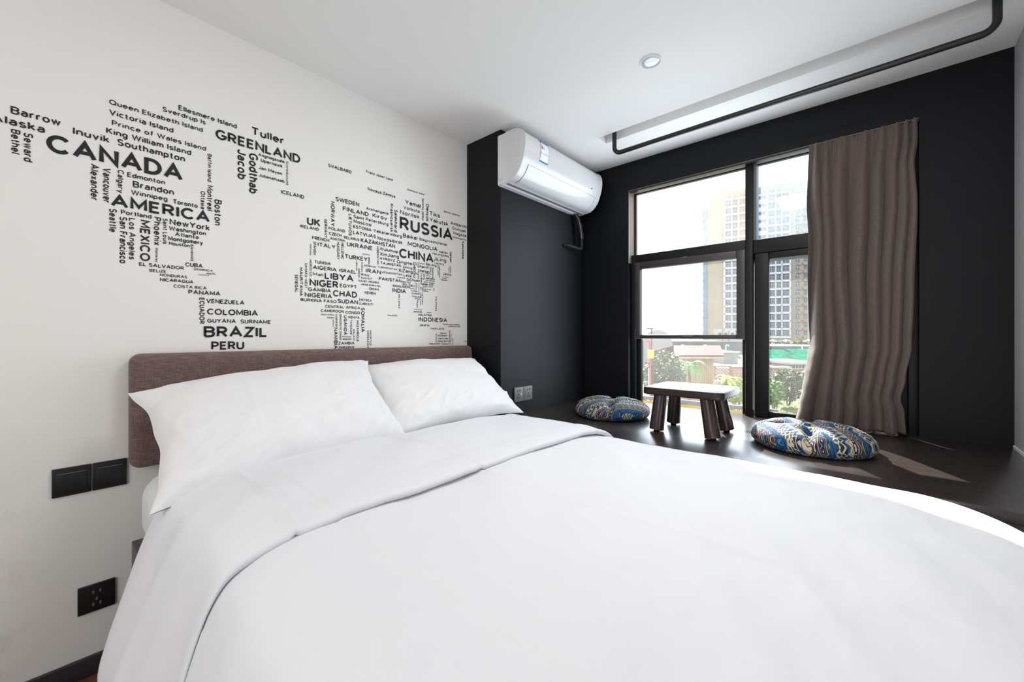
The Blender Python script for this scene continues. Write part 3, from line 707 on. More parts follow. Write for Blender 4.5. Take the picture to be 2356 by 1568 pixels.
    # refrigerant line under the unit: wrapped hose, thinner pipe, elbow into the wall
    hose = MB().tube([(2.470, 1.585, 0.87), (2.480, 1.575, 0.83), (2.495, 1.565, 0.78), (2.503, 1.560, 0.72), (2.505, 1.558, 0.69)], 0.0165, 14).build('hose', 'rubber', root)
    MB().tube([(2.452, 1.58, 0.868), (2.470, 1.556, 0.82), (2.480, 1.548, 0.75), (2.487, 1.545, 0.69)], 0.0022, 6).build('wire', 'silver_wrap', hose)
    MB().tube([(2.505, 1.558, 0.70), (2.506, 1.558, 0.64), (2.500, 1.558, 0.622), (2.485, 1.560, 0.615), (2.38, 1.575, 0.625), (2.36, 1.590, 0.627), (2.355, 1.606, 0.628)], 0.0105, 12).build('pipe', 'rubber', hose)
aircon()

# ------------------------------------------------------------------ ceiling rail, downlight
def arc_path(p, r, n=8):
    out = [Vector(p[0])]
    for i in range(1, len(p) - 1):
        a, b, c = Vector(p[i - 1]), Vector(p[i]), Vector(p[i + 1]); u, w = (a - b).normalized(), (c - b).normalized()
        s, e = b + u * r, b + w * r; ctr = b + (u + w) * r
        for k in range(n + 1):
            th = PI / 2 * k / n; out.append(ctr - w * r * math.cos(th) - u * r * math.sin(th))
    out.append(Vector(p[-1])); return out
RX_ = 2.228
m = MB().tube(arc_path([(RX_, 1.156, CEIL + 0.139), (RX_, 1.156, 1.087), (RX_, -0.334, 1.087), (RX_, -0.334, CEIL + 0.139)], 0.040), 0.0128, 16)
tag(m.build('clothes_rail', 'black_steel'), 'black steel pipe rail hanging from the trough in the ceiling', 'rail')
dl = thing('downlight', (1.722, 0.721, CEIL), 'small round recessed downlight in the white ceiling', 'downlight')
MB().lathe([(0.0455, 0.0), (0.0455, -0.004), (0.0435, -0.0055), (0.0405, -0.005), (0.0395, -0.001)], 48, (1.722, 0.721, CEIL)).build('trim_ring', 'ring_white', dl)
MB().lathe([(0.0001, -0.0045), (0.025, -0.0042), (0.0405, -0.0030), (0.0405, 0.0)], 48, (1.722, 0.721, CEIL)).build('lens', 'lens_grey', dl)

# ------------------------------------------------------------------ switches and sockets
def plate_left(x0, x1, z0, z1, label, name, cat, group, rocker=True):
    y = WY
    r = thing(name, ((x0 + x1) / 2, y, (z0 + z1) / 2), label, cat, group)
    MB().box(x0, x1, y - 0.009, y, z0, z1).build('plate', 'black_plastic', r, bevel=0.002)
    if rocker:
        MB().box(x0 + 0.009, x1 - 0.009, y - 0.0115, y - 0.008, z0 + 0.012, z1 - 0.020).build('rocker', 'black_plastic', r, bevel=0.0015)
        MB().box(x0 + 0.011, x1 - 0.011, y - 0.0105, y - 0.0085, z1 - 0.0185, z1 - 0.0165).build('groove', 'grey_plastic', r)
    else:
        cx, cz = (x0 + x1) / 2, (z0 + z1) / 2
        for dx, dz in ((-0.008, 0.020), (0.008, 0.020), (0, -0.004), (-0.008, -0.020), (0.008, -0.020)):
            MB().box(cx + dx - 0.0025, cx + dx + 0.0025, y - 0.0096, y - 0.008, cz + dz - 0.005, cz + dz + 0.005).build('slot', 'grey_plastic', r)
plate_left(-0.0075, 0.0775, -0.5045, -0.4160, 'black rocker switch further from the headboard, left of its twin', 'light_switch', 'switch', 'black switches beside the headboard')
plate_left(0.0805, 0.1615, -0.5045, -0.4160, 'black rocker switch right beside the headboard', 'light_switch', 'switch', 'black switches beside the headboard')
plate_left(0.0470, 0.1330, -0.8970, -0.8090, 'black power socket low on the white wall above the baseboard', 'wall_socket', 'socket', None, False)
def socket_alcove(x0, x1, label, usb):
    y, z0, z1 = AY, -0.4015, -0.3145
    r = thing('wall_socket', ((x0 + x1) / 2, y, (z0 + z1) / 2), label, 'socket', 'grey sockets above the window seat')
    MB().box(x0, x1, y - 0.009, y, z0, z1).build('plate', 'grey_plastic', r, bevel=0.0015)
    cx, cz = (x0 + x1) / 2 - (0.004 if usb else -0.002), (z0 + z1) / 2 
    for dx, dz, w, h in ((-0.009, 0.021, 0.003, 0.0055), (0.009, 0.023, 0.003, 0.0055), (0, -0.001, 0.0035, 0.0045), (-0.008, -0.020, 0.0025, 0.0045), (0.008, -0.019, 0.0025, 0.0045)):
        MB().box(cx + dx - w, cx + dx + w, y - 0.0095, y - 0.008, cz + dz - h, cz + dz + h).build('slot', 'socket_hole', r)
    if usb: MB().box(cx + 0.019, cx + 0.026, y - 0.0098, y - 0.008, cz - 0.007, cz + 0.007).build('usb_port', 'lens_grey', r)
    else: MB().box(x0 + 0.013, x0 + 0.0145, y - 0.0095, y - 0.008, cz - 0.018, cz + 0.022).build('groove', 'socket_hole', r)
socket_alcove(1.828, 1.9115, 'grey wall socket with a usb port, nearer the pillow', True)
socket_alcove(1.9145, 1.997, 'grey wall socket without a usb port, nearer the window', False)
# ------------------------------------------------------------------ lettering on the bed-head wall
# strokes of each letter: points and elliptic arcs (cx, cy, rx, ry, from, to); heights in cap heights, widths in cap heights
def A_(cx, cy, rx, ry, a, b): return ('a', cx, cy, rx, ry, a, b)
GL = {
 'A': (.80, [[(0, 0), (.40, 1), (.80, 0)], [(.14, .33), (.66, .33)]]),
 'B': (.60, [[(0, 0), (0, 1), A_(.34, .77, .24, .23, 90, -90), (0, .54)], [(.30, .54), A_(.34, .27, .26, .27, 90, -90), (0, 0)]]),
 'C': (.72, [[A_(.40, .5, .40, .5, 42, 318)]]),
 'D': (.66, [[(0, 0), (0, 1), A_(.24, .5, .42, .5, 90, -90), (0, 0)]]),
 'E': (.52, [[(.52, 1), (0, 1), (0, 0), (.52, 0)], [(0, .52), (.46, .52)]]),
 'F': (.50, [[(.50, 1), (0, 1), (0, 0)], [(0, .50), (.44, .50)]]),
 'G': (.76, [[A_(.40, .5, .40, .5, 45, 340), (.76, .44), (.42, .44)]]),
 'H': (.64, [[(0, 0), (0, 1)], [(.64, 0), (.64, 1)], [(0, .52), (.64, .52)]]),
 'I': (0.0, [[(0, 0), (0, 1)]]),
 'J': (.44, [[(.44, 1), A_(.22, .22, .22, .22, 0, -175)]]),
 'K': (.62, [[(0, 0), (0, 1)], [(.58, 1), (0, .38)], [(.20, .59), (.62, 0)]]),
 'L': (.48, [[(0, 1), (0, 0), (.48, 0)]]),
 'M': (.80, [[(0, 0), (0, 1), (.40, .22), (.80, 1), (.80, 0)]]),
 'N': (.66, [[(0, 0), (0, 1), (.66, 0), (.66, 1)]]),
 'O': (.84, [[A_(.42, .5, .42, .5, 0, 360)]]),
 'P': (.56, [[(0, 0), (0, 1), A_(.29, .73, .27, .27, 90, -90), (0, .46)]]),
 'Q': (.84, [[A_(.42, .5, .42, .5, 0, 360)], [(.52, .26), (.82, -.06)]]),
 'R': (.60, [[(0, 0), (0, 1), A_(.30, .74, .26, .26, 90, -90), (0, .48)], [(.28, .48), (.60, 0)]]),
 'S': (.58, [[A_(.29, .75, .27, .25, 25, 270), A_(.29, .25, .29, .25, 90, -155)]]),
 'T': (.66, [[(0, 1), (.66, 1)], [(.33, 1), (.33, 0)]]),
 'U': (.62, [[(0, 1), A_(.31, .30, .31, .30, 180, 360), (.62, 1)]]),
 'V': (.72, [[(0, 1), (.36, 0), (.72, 1)]]),
 'W': (1.08, [[(0, 1), (.27, 0), (.54, 1), (.81, 0), (1.08, 1)]]),
 'X': (.66, [[(0, 0), (.66, 1)], [(0, 1), (.66, 0)]]),
 'Y': (.72, [[(0, 1), (.36, .46), (.72, 1)], [(.36, .46), (.36, 0)]]),
 'Z': (.60, [[(0, 1), (.60, 1), (0, 0), (.60, 0)]]),
 'a': (.48, [[(.05, .56), A_(.25, .45, .22, .23, 140, 0), (.47, 0)], [A_(.24, .20, .235, .20, 0, 360)]]),
 'b': (.52, [[(0, 0), (0, 1)], [A_(.26, .34, .26, .34, 0, 360)]]),
 'c': (.48, [[A_(.27, .34, .27, .34, 45, 315)]]),
 'd': (.52, [[(.52, 0), (.52, 1)], [A_(.26, .34, .26, .34, 0, 360)]]),
 'e': (.54, [[(.03, .36), (.54, .36), A_(.27, .34, .27, .34, 3, 310)]]),
 'f': (.34, [[A_(.34, .80, .20, .20, 90, 180), (.14, 0)], [(0, .66), (.32, .66)]]),
 'g': (.52, [[A_(.26, .34, .26, .34, 0, 360)], [(.52, .68), A_(.27, -.05, .25, .22, 0, -155)]]),
 'h': (.48, [[(0, 0), (0, 1)], [(0, .40), A_(.24, .42, .24, .26, 180, 0), (.48, 0)]]),
 'i': (0.0, [[(0, 0), (0, .68)], [(0, .92), (0, 1.02)]]),
 'j': (.12, [[(.12, .68), A_(-.02, -.10, .14, .16, 0, -110)], [(.12, .92), (.12, 1.02)]]),
 'k': (.46, [[(0, 0), (0, 1)], [(.42, .68), (0, .24)], [(.15, .40), (.46, 0)]]),
 'l': (0.0, [[(0, 0), (0, 1)]]),
 'm': (.80, [[(0, 0), (0, .68)], [(0, .42), A_(.20, .46, .20, .22, 180, 0), (.40, 0)], [(.40, .42), A_(.60, .46, .20, .22, 180, 0), (.80, 0)]]),
 'n': (.48, [[(0, 0), (0, .68)], [(0, .40), A_(.24, .42, .24, .26, 180, 0), (.48, 0)]]),
 'o': (.54, [[A_(.27, .34, .27, .34, 0, 360)]]),
 'p': (.52, [[(0, -.28), (0, .68)], [A_(.26, .34, .26, .34, 0, 360)]]),
 'q': (.52, [[(.52, -.28), (.52, .68)], [A_(.26, .34, .26, .34, 0, 360)]]),
 'r': (.30, [[(0, 0), (0, .68)], [(0, .40), A_(.24, .42, .24, .26, 180, 75)]]),
 's': (.42, [[A_(.21, .51, .20, .17, 25, 270), A_(.21, .17, .21, .17, 90, -155)]]),
 't': (.32, [[(.14, .95), A_(.30, .16, .16, .16, 180, 275)], [(0, .66), (.32, .66)]]),
 'u': (.48, [[(0, .68), A_(.24, .26, .24, .26, 180, 360)], [(.48, .68), (.48, 0)]]),
 'v': (.50, [[(0, .68), (.25, 0), (.50, .68)]]),
 'w': (.76, [[(0, .68), (.19, 0), (.38, .68), (.57, 0), (.76, .68)]]),
 'x': (.46, [[(0, 0), (.46, .68)], [(0, .68), (.46, 0)]]),
 'y': (.50, [[(0, .68), (.25, .02)], [(.50, .68), (.14, -.28)]]),
 'z': (.44, [[(0, .68), (.44, .68), (0, 0), (.44, 0)]]),
 '-': (.30, [[(0, .42), (.30, .42)]]),
}
def stroke_pts(st):
    out = []
    for q in st:
        if q[0] == 'a':
            _, cx, cy, rx, ry, a, b = q; n = max(3, int(abs(b - a) / 15))
            for k in range(n + 1):
                th = math.radians(a + (b - a) * k / n); out.append((cx + rx * math.cos(th), cy + ry * math.sin(th)))
        else: out.append(q)
    res = [out[0]]
    for p in out[1:]:
        if math.hypot(p[0] - res[-1][0], p[1] - res[-1][1]) > 1e-4: res.append(p)
    return res
def ribbon(pts, w, cx):
    """flat stroke of width w along pts with mitred joints; cx squeezes the drawn width so that strokes stay even after stretching"""
    n = len(pts); L, R = [], []
    closed = math.hypot(pts[0][0] - pts[-1][0], pts[0][1] - pts[-1][1]) < 1e-3 and n > 3
    for i in range(n):
        p = pts[i]; a = pts[i - 1] if i else (pts[-2] if closed else None); b = pts[i + 1] if i < n - 1 else (pts[1] if closed else None)
        d1 = (p[0] - a[0], p[1] - a[1]) if a else None; d2 = (b[0] - p[0], b[1] - p[1]) if b else None
        d1 = d1 or d2; d2 = d2 or d1
        l1, l2 = math.hypot(*d1), math.hypot(*d2); d1 = (d1[0] / l1, d1[1] / l1); d2 = (d2[0] / l2, d2[1] / l2)
        n1, n2 = (-d1[1], d1[0]), (-d2[1], d2[0]); mx, my = n1[0] + n2[0], n1[1] + n2[1]; ml = math.hypot(mx, my)
        if ml < 1e-6: mx, my, k = n1[0], n1[1], 1
        else:
            mx, my = mx / ml, my / ml; k = min(1 / max(0.2, mx * n1[0] + my * n1[1]), 2.2)
        h = w / 2 * k; L.append((p[0] + mx * h, p[1] + my * h)); R.append((p[0] - mx * h, p[1] - my * h))
    return L, R
def word_mesh(text, stretch, weight):
    """word in cap heights, baseline 0..cap 1; returns vertices, faces, width"""
    V, Fc = [], []; pen = 0.0; gap = 0.30; lay = 0
    for ch in text:
        if ch == ' ': pen += 0.42; continue
        w, strokes = GL[ch]
        for st in strokes:
            pts = [(pen + x, weight / 2 + y * (1 - weight) if y >= 0 else weight / 2 + y) for x, y in stroke_pts(st)]
            pts = [(x * stretch, y) for x, y in pts]
            L, R = ribbon(pts, weight, 1); o = len(V); V += [(a, b, lay % 4) for a, b in L + R]; n = len(pts); lay += 1
            Fc += [(o + i, o + i + 1, o + n + i + 1, o + n + i) for i in range(n - 1)]
        pen += w + gap
    return V, Fc, (pen - gap) * stretch
WORDS = """Barrow|0|-874|6539|988|229
Alaska|0|-1242|6195|1032|238
CANADA|0|-184|5661|3304|568
Inuvik|0|374|6393|826|230
Southampton|0|1386|6398|1798|226
King William Island|0|1121|6704|2245|201
Prince of Wales Island|0|1256|7021|2562|173
Victoria Island|0|1191|7349|1662|189
Queen Elizabeth Island|0|1191|7698|2526|172
Sverdrup Is|0|2549|8017|1257|176
Ellesmere Island|0|2997|8250|1821|189
GREENLAND|0|4114|7614|3113|390
Tuller|0|5323|8222|1243|328
Angmagssalik|0|5580|7424|1012|134
Upernavik|0|5675|7204|830|145
Jan Mayen|0|5594|6884|895|139
Julianehaab|0|5594|6579|987|134
Edmonton|0|1630|5404|986|167
Brandon|0|1769|5090|1100|222
Winnipeg|0|1726|4826|961|168
Toronto|0|2836|4785|724|169
AMERICA|0|1228|4309|2710|414
Portland|0|1471|4100|779|157
NewYork|0|2745|4002|1193|224
Washington|0|2727|3798|1090|159
Atlanta|0|2898|3619|690|151
Montgomery|0|2709|3426|1009|159
Houston|0|2727|3266|593|131
EL SALVADOR|0|1929|2412|1224|124
BELIZE|0|2198|2238|454|101
HONDURAS|0|2480|2108|765|103
NICARAGUA|0|2480|1932|953|121
COSTA RICA|0|2856|1738|978|117
PANAMA|0|3284|1539|989|158
CUBA|0|3190|2552|529|151
DOMINICA|0|3448|2442|581|83
HAITI|0|3834|2320|270|81
JAMAICA|0|3574|2265|335|48
VENEZUELA|0|3824|1234|1256|168
COLOMBIA|0|3850|795|1715|233
GUYANA|0|3855|487|934|156
SURINAME|0|4947|482|1102|157
BRAZIL|0|3742|-77|2178|429
PERU|0|3980|-561|1093|326
ICELAND|0|6437|6090|956|167
SVALBARD|0|8462|7871|1133|152
Franz Josef Land|0|10359|8163|1512|134
Novaya Zemlya|0|10447|7302|1581|164
Bolshevik Island|0|12785|7927|1118|102
SWEDEN|0|8814|6365|1179|200
FINLAND|0|9169|5986|1326|210
Kirov|0|10713|6010|822|206
Arkhangelsk|0|10363|6309|1281|147
Saint Petersburg|0|9699|5746|1917|167
Moscow|0|9699|5511|961|179
ESTONIA|0|9686|5258|973|159
Yekaterinburg|0|10758|5255|1669|174
LATVIJAS|0|9678|4958|1216|175
Novosibirsk|0|10998|4913|1469|184
BELARUS|0|9213|4657|793|133
KAZAKHSTAN|0|10078|4630|1930|210
UKRAINE|0|9370|4312|1334|212
POLAND|0|8480|4943|793|137
CZECH|0|8499|4700|602|144
AUSTRIA|0|8549|4492|720|122
FRENCH|0|7738|4357|773|155
ITALY|0|7987|4077|820|186
UK|0|7515|4981|592|347
IRELAND|0|7221|4788|813|137
TURKEY|0|9261|3707|1177|215
Yamal|0|12636|7145|1019|243
Vorkuta|0|12533|6856|1050|185
Norilsk|0|12331|6525|1230|227
Tiks|0|14253|6884|748|256
Yakutsk|0|14270|6539|1359|233
Bolshoy Lyakhovsky|0|15315|7312|1236|106
RUSSIA|0|12301|5697|3668|699
Ambarchi|0|15811|6681|1282|196
Oymyak|0|15937|6407|1101|187
Magada|0|16020|6128|1059|177
Komsomo|0|16020|5897|1059|133
Baikal|0|12503|5310|923|220
Blagoveshchensk|0|13572|5330|1977|159
MONGOLIA|0|12801|4898|2022|244
CHINA|0|12266|4177|2275|515
JiLing|0|14558|4341|916|212
HeiLongJiang|0|14471|4681|1189|122
HaErBin|0|14959|4849|639|124
Wulumuqi|0|11127|4391|1054|168
XinJiang|0|11136|4120|1115|189
KYRGYZ|0|11145|3903|858|143
QingHai|0|12131|3863|957|174
TAJIKISTAN|0|11159|3674|1217|143
XiNing|0|12482|3637|606|132
GEORGIA|0|10155|4028|406|61
AZERBAIJAN|0|10229|3451|678|89
TURKMENISTAN|0|11012|3474|1121|93
TUNISIA|0|7835|3283|748|141
AIGERIA|0|7769|3014|1094|180
ISRAEL|0|8985|3022|848|165
IRAN|0|10349|3149|839|210
IRAQ|0|10089|2965|433|118
KUWAIT|0|10097|2815|595|100
SAUDI ARABIA|0|9946|2653|1129|107
ARAB EMIRATES|0|10097|2489|1059|93
OMAN|0|10522|2296|540|124
YEMEN|0|10250|2071|638|137
Mali|0|7775|2720|463|147
LIBYA|0|8298|2624|1395|308
NIGER|0|7621|2238|1319|319
EGYPT|0|9020|2297|851|172
GAMBIA|0|7564|1999|1025|169
CHAD|0|8691|1843|1187|299
NIGERIA|0|7416|1725|1235|200
BURKINA FASO|0|7241|1521|1622|141
SUDAN|0|8915|1534|1012|199
ERITREA|0|9995|1705|665|114
DJIBOUTI|0|9995|1516|745|114
CENTRAL AFRICA|0|8321|1288|1719|127
CAMEROON|0|8123|1078|1091|133
CONGO|0|9293|1042|740|146
EQUATORIAL|0|8140|929|627|66
GUINEA|0|8411|798|349|74
KENYA|0|9440|820|573|122
RWANDA|0|9136|-101|446|69
BURUNDI|0|9168|-222|414|76
ZAMBIA|0|8943|-444|809|137
ZIMBABWE|0|8943|-636|797|113
AFGHANISTAN|0|11237|3222|1206|112
XiZang|0|12225|3405|885|193
LaSa|0|12534|3195|506|148
PAKISTAN|0|11065|2842|1338|171
KASHMIR|0|12155|3065|475|77
SiChuan|0|12739|2981|849|165
BHUTAN|0|12448|2843|526|101
NEPAL|0|12444|2725|341|86
DaLi|0|12868|2690|327|130
BANGLADESH|0|11884|2570|1063|126
INDIA|0|11854|2281|830|229
ShanXi|0|13424|3795|808|169
HeNan|0|13593|3553|669|162
BeiJing|0|14011|3991|740|144
NeiMengGu|0|13419|4015|537|72
LiaoNing|0|14605|4152|688|109
ZhengZhou|0|13971|3494|439|74
XuZhou|0|13971|3380|327|74
JiangSu|0|13961|3207|670|131
NanJing|0|13986|3107|363|74
SuZhou|0|14374|3104|273|75
WuHan|0|13857|2992|289|82
Shanghai|0|14232|2987|400|74
HuNan|0|13636|2836|510|142
HangZhou|0|14237|2905|343|66
ChangSha|0|13798|2741|338|65
FuJian|0|14237|2822|291|66
XiaMen|0|14196|2756|280|66
GuiLin|0|13593|2662|264|73
GuangXi|0|13627|2584|409|89
GuangDong|0|13714|2482|447|81
ShenZhen|0|14071|2601|303|58
KunMing|0|12970|2548|344|63
YunNan|0|13007|2413|426|95
MYANMAR|0|13031|2276|557|87
THAILAND|0|13068|2099|632|99
Bangkok|0|13276|2006|336|72
Kuala Lumpur|0|13228|1423|545|60
SINGAPORE|0|13171|1268|567|88
BRUNEI|0|14081|1278|283|58
MALAYSIA|0|13491|1092|919|129
INDONESIA|0|13505|778|2044|250
Jakarta|0|13563|517|683|137
TIMOR-LESTE|0|14308|335|1002|104
PAPUA-NEW-GUINEA|0|15240|609|1307|85
SOLOMON ISLANDS|0|15638|496|921|78
MALDIVES|0|11563|1012|582|83
Darwin|0|15015|75|486|106
Windham|0|14830|-73|709|118
Halls Creek|0|14867|-233|771|105
Alice Springs|0|14840|-389|1015|110
Newman|0|14257|-534|742|116
Cloncurry|0|15132|-549|712|111
AUSTRALIA|0|14272|-857|2083|228
Va|0|16865|-400|210|90
JAPAN|0|15240|3566|632|137
Tokyo|0|15348|3445|329|68
Osaka|0|15175|3354|325|77
Nagasaki|0|15063|3249|487|85
Jacob|1|4840|7469|1194|323
Godthab|1|5241|7460|1648|330
Scoresbysund|1|6618|7550|1024|130
Alexander|1|759|5591|1188|191
Vancouver|1|1046|5545|1152|192
Calgary|1|1355|5584|781|195
Baffin Island|1|3866|6946|1071|134
Montreal|1|3850|5747|977|183
Ottawa|1|3650|5467|684|147
Boston|1|4081|5258|998|237
Seward|1|-628|6079|862|185
Bethel|1|-867|6096|716|177
Seattle|1|1191|4231|783|185
San Francisco|1|1439|4019|1583|190
Los Angeles|1|1630|4017|1418|211
MEXICO|1|1949|4019|1425|266
Phoenix|1|2311|4197|1005|199
Saint Louis|1|2556|4195|916|135
BAHAMAS|1|3347|3385|617|88
Monterey|1|2329|3098|499|105
ECUADOR|1|3612|1430|997|159
NORWAY|1|8587|6298|1162|181
LIETUVOS|1|9455|5882|1036|152
GERMANY|1|8285|5402|866|131
SPANISH|1|7792|4274|609|119
PORTUGAL|1|7632|4125|521|71
HUNGARY|1|8876|4450|848|126
HELLENIC|1|9081|4439|789|132
Krasnoyarsk|1|11687|6958|1505|223
Salekhard|1|11969|6694|1200|197
Severniy zemlya|1|13709|7739|1250|177
Olenyok|1|13970|7514|1016|254
Sakhalin|1|15754|5034|649|158
Kamchatka|1|16723|5822|1071|180
UZBEKISTAN|1|10953|4572|929|114
ARMENIA|1|10473|3961|389|88
LEBANON|1|9826|3663|479|75
SYRIAN|1|10097|3639|487|88
JORDAN|1|9938|3333|492|91
MOROCCO|1|7618|3419|752|104
SAHARA-WEST|1|7419|3242|1136|108
MAURITANIA|1|7202|3015|1263|131
SENEGAL|1|7000|2679|790|129
SOMALIA|1|10097|1378|1218|184
ANGOLA|1|8674|749|350|58
GABINESE|1|8811|1006|604|87
DEMOCRATIC CONGO|1|9003|1006|1231|95
UGANDA|1|9214|962|946|154
TANZANIA|1|9528|757|719|102
MALAWI|1|9674|302|557|92
MOZAMBIQUE|1|9860|738|1055|116
NAMIBIA|1|8736|366|1010|173
MADAGASCAR|1|10413|253|997|102
MAURITIUS|1|10561|247|754|91
GanSu|1|13157|4053|858|214
NingXia|1|13419|3693|535|145
HuBei|1|13641|3498|527|122
HeBei|1|14298|3925|311|92
ShanDong|1|14415|3919|624|139
AnHui|1|13822|3498|347|114
ChengDu|1|13228|2930|280|76
GuiZhou|1|13342|2921|381|77
ChongQing|1|13481|2935|544|82
LAOS|1|13612|2449|251|63
VIETNAM|1|13709|2429|691|103
TAIWAN|1|14543|2766|209|62
CAMBODIA|1|13617|2037|356|49
Phuket|1|13376|1952|426|106
PHILIPPINES|1|14673|2254|847|104
SRI LANKA|1|12212|2213|784|102
Broome|1|14694|83|491|94
Normanton|1|15704|302|584|95
Kaynes|1|15827|108|391|84
Mackay|1|15928|-184|405|102
Hokkaido|1|15777|4185|442|78
Sapporo|1|15649|4117|367|94
KOREA-NORTH|1|14840|4132|624|69
KOREA-SOUTH|1|14930|4047|655|85"""
deco = thing('wall_lettering', (0.75, WY, 0.30), 'black lettering of place names forming a world map on the white wall', 'wall lettering')
entries = []
for line in WORDS.strip().split('\n'):
    t, k, a, b, c, d = line.split('|'); entries.append((t, int(k), float(a) / 1e4, float(b) / 1e4, float(c) / 1e4, float(d) / 1e4))
entries.sort(key=lambda e: -e[4] * e[5])
rest = MB()
for n_, (t, vert, a, b, c, d) in enumerate(entries):
    length, cap = c, d
    if vert:
        low = any(ch in 'gpqyj' for ch in t); cap = d / (1.25 if low else 1.0)
    weight = 0.20 if cap > 0.03 else 0.185 if cap > 0.012 else 0.17
    if any(ch.islower() for ch in t): weight *= 0.92
    _, _, w1 = word_mesh(t, 1.0, weight)
    stretch = (length / cap - weight) / w1
    V, Fc, _ = word_mesh(t, stretch, weight)
    y = WY - 0.0012; off = weight / 2
    if not vert: P = [(a + (x + off) * cap, y - 0.0002 * q, b + z * cap) for x, z, q in V]
    else:
        base = a + (d - cap)
        P = [(base + z * cap, y - 0.0002 * q, b - (x + off) * cap) for x, z, q in V]
    if n_ < 100:
        mb = MB(); mb.add(P, Fc); tag(mb.build('word', 'lettering', deco, fix=False), 'the word ' + t)
    else: rest.add(P, Fc)
tag(rest.build('small_words', 'lettering', deco, fix=False), None, None, None, 'stuff')

# ------------------------------------------------------------------ outdoors
GZ = -2.16                                                            # roof garden outside, lower than the room
RGT = Vector((VY, -VX, 0)); FWD = Vector((VX, VY, 0)); UP = Vector((0, 0, 1))
def vis(u, v, F): return at(u, v, F)
def boxFR(mb, r0, r1, f0, f1, z0, z1):
    """box whose faces look along the lens direction: r to the right, f in depth"""
    mb.add([RGT * r + FWD * f + UP * z for r in (r0, r1) for f in (f0, f1) for z in (z0, z1)],
           [(0, 1, 3, 2), (4, 6, 7, 5), (0, 4, 5, 1), (2, 3, 7, 6), (0, 2, 6, 4), (1, 5, 7, 3)]); return mb
def R_(u, F): return (u - 1178.0) / FPX * F
def Z_(v, F): return (HOR - v) / FPX * F
m = MB(); boxFR(m, -600, 1200, 24, 1500, -26.2, -26.0); struct(m.build('ground', 'earth'))
m = MB(); boxFR(m, -2, 22, 4.2, 24, GZ - 0.5, GZ - 0.10); struct(m.build('terrace_floor', 'tile_pale'))
# lawn
g = MB(); rows = []
for i in range(61):
    f = 8.2 + 8.0 * i / 60
    rows.append([tuple(RGT * (4.6 + 9.0 * k / 70) + FWD * f + UP * (GZ - 0.05 + 0.02 * nz(k * .5, i * .5) + 0.02 * nz(k * 1.7, i * 1.7))) for k in range(71)])
g.grid(rows)
for k in range(2600):
    r, f = random.uniform(4.8, 13), random.uniform(8.4, 15.5); p = RGT * r + FWD * f + UP * (GZ - 0.04); h = random.uniform(0.05, 0.12); a = random.uniform(0, 6.28)
    d = Vector((math.cos(a), math.sin(a), 0)) * 0.012; tip = p + UP * h + Vector((random.uniform(-.08, .08), random.uniform(-.08, .08), 0))
    g.add([p - d, p + d, tip], [(0, 1, 2)])
tag(g.build('lawn', 'lawn', fix=False), 'pale green lawn of the roof garden outside the window', 'lawn', None, 'stuff')

# tower block
F0, RR0 = 151.0, 71.5; DF, DR = -0.457, 0.889
tw = thing('apartment_tower', RGT * RR0 + FWD * F0 + UP * (-26), 'tall tan and white apartment tower rising behind the roofs', 'building')
def S_(u): t = (u - 1178.0) / FPX; return (t * F0 - RR0) / (DR - t * DF)
NORM = RGT * DF - FWD * DR                                            # out of the facade, towards the lens
ALONG = RGT * DR + FWD * DF
ORG = RGT * RR0 + FWD * F0
def fbox(mb, s0, s1, z0, z1, d0, d1):
    mb.add([ORG + ALONG * s + NORM * d + UP * z for s in (s0, s1) for d in (d0, d1) for z in (z0, z1)],
           [(0, 1, 3, 2), (4, 6, 7, 5), (0, 4, 5, 1), (2, 3, 7, 6), (0, 2, 6, 4), (1, 5, 7, 3)]); return mb
s65, s19 = S_(1665), S_(1819)
m = MB(); fbox(m, 0.9, S_(1634), -26, 48.6, -16, 0); fbox(m, S_(1634), S_(1660), -26, 50.2, -16, 0); fbox(m, S_(1660), 62, -26, 52.2, -16, 0); m.build('wall', 'tower_tan', tw)
m = MB(); fbox(m, -0.3, 0.9, -26, 46.5, -12, 0.5)
for k in range(26): fbox(m, -0.5, 1.0, -24 + 2.76 * k, -23.6 + 2.76 * k, -12, 0.7)
m.build('side_bay', 'tower_blue', tw)
cols = [(1669, 1682, 0), (1685.5, 1696, 1), (1716, 1730, 0), (1743, 1752, 2), (1768, 1782, 0), (1786, 1796, 1), (1800, 1815, 0)]
rowsz = [25.7 + 2.76 * k for k in range(-9, 9)]
m = MB()
for u0, u1 in ((1664.5, 1668.5), (1682.5, 1685), (1697, 1701), (1737, 1740), (1762.5, 1766.5), (1783, 1785.5), (1797, 1799.5), (1815.5, 1819)): fbox(m, S_(u0), S_(u1), 0.0, 50.4, -0.5, 0.9)
for z in [rowsz[0] - 1.75 + 2.76 * k for k in range(len(rowsz) + 1)]: fbox(m, s65, s19, z, z + 0.62, -0.5, 0.9)
m.build('balcony_frame', 'tower_white', tw)
for z in rowsz: MB.build(fbox(MB(), S_(1738.5), S_(1764), z - 1.1, z - 0.2, 0.3, 0.75), 'balcony_parapet', 'tower_white', tw)
wins = []
for zi, z in enumerate(rowsz):
    for u0, u1, kind in cols:
        big = kind == 1
        wins.append((S_(u0), S_(u1), z - (1.0 if big else 0.62), z + 0.78, u0))
    for u0, u1 in ((1828.5, 1841), (1849, 1858), (1880, 1892)): wins.append((S_(u0), S_(u1), z - 0.75, z + 0.75, u0))
wins.sort(key=lambda w: (w[4] in (1716, 1880), -(w[1] - w[0]) * (w[3] - w[2])))
restw = MB()
def window_shape(mb, s0, s1, z0, z1):
    fbox(mb, s0, s1, z0, z1, 0.02, 0.06)
proto = None
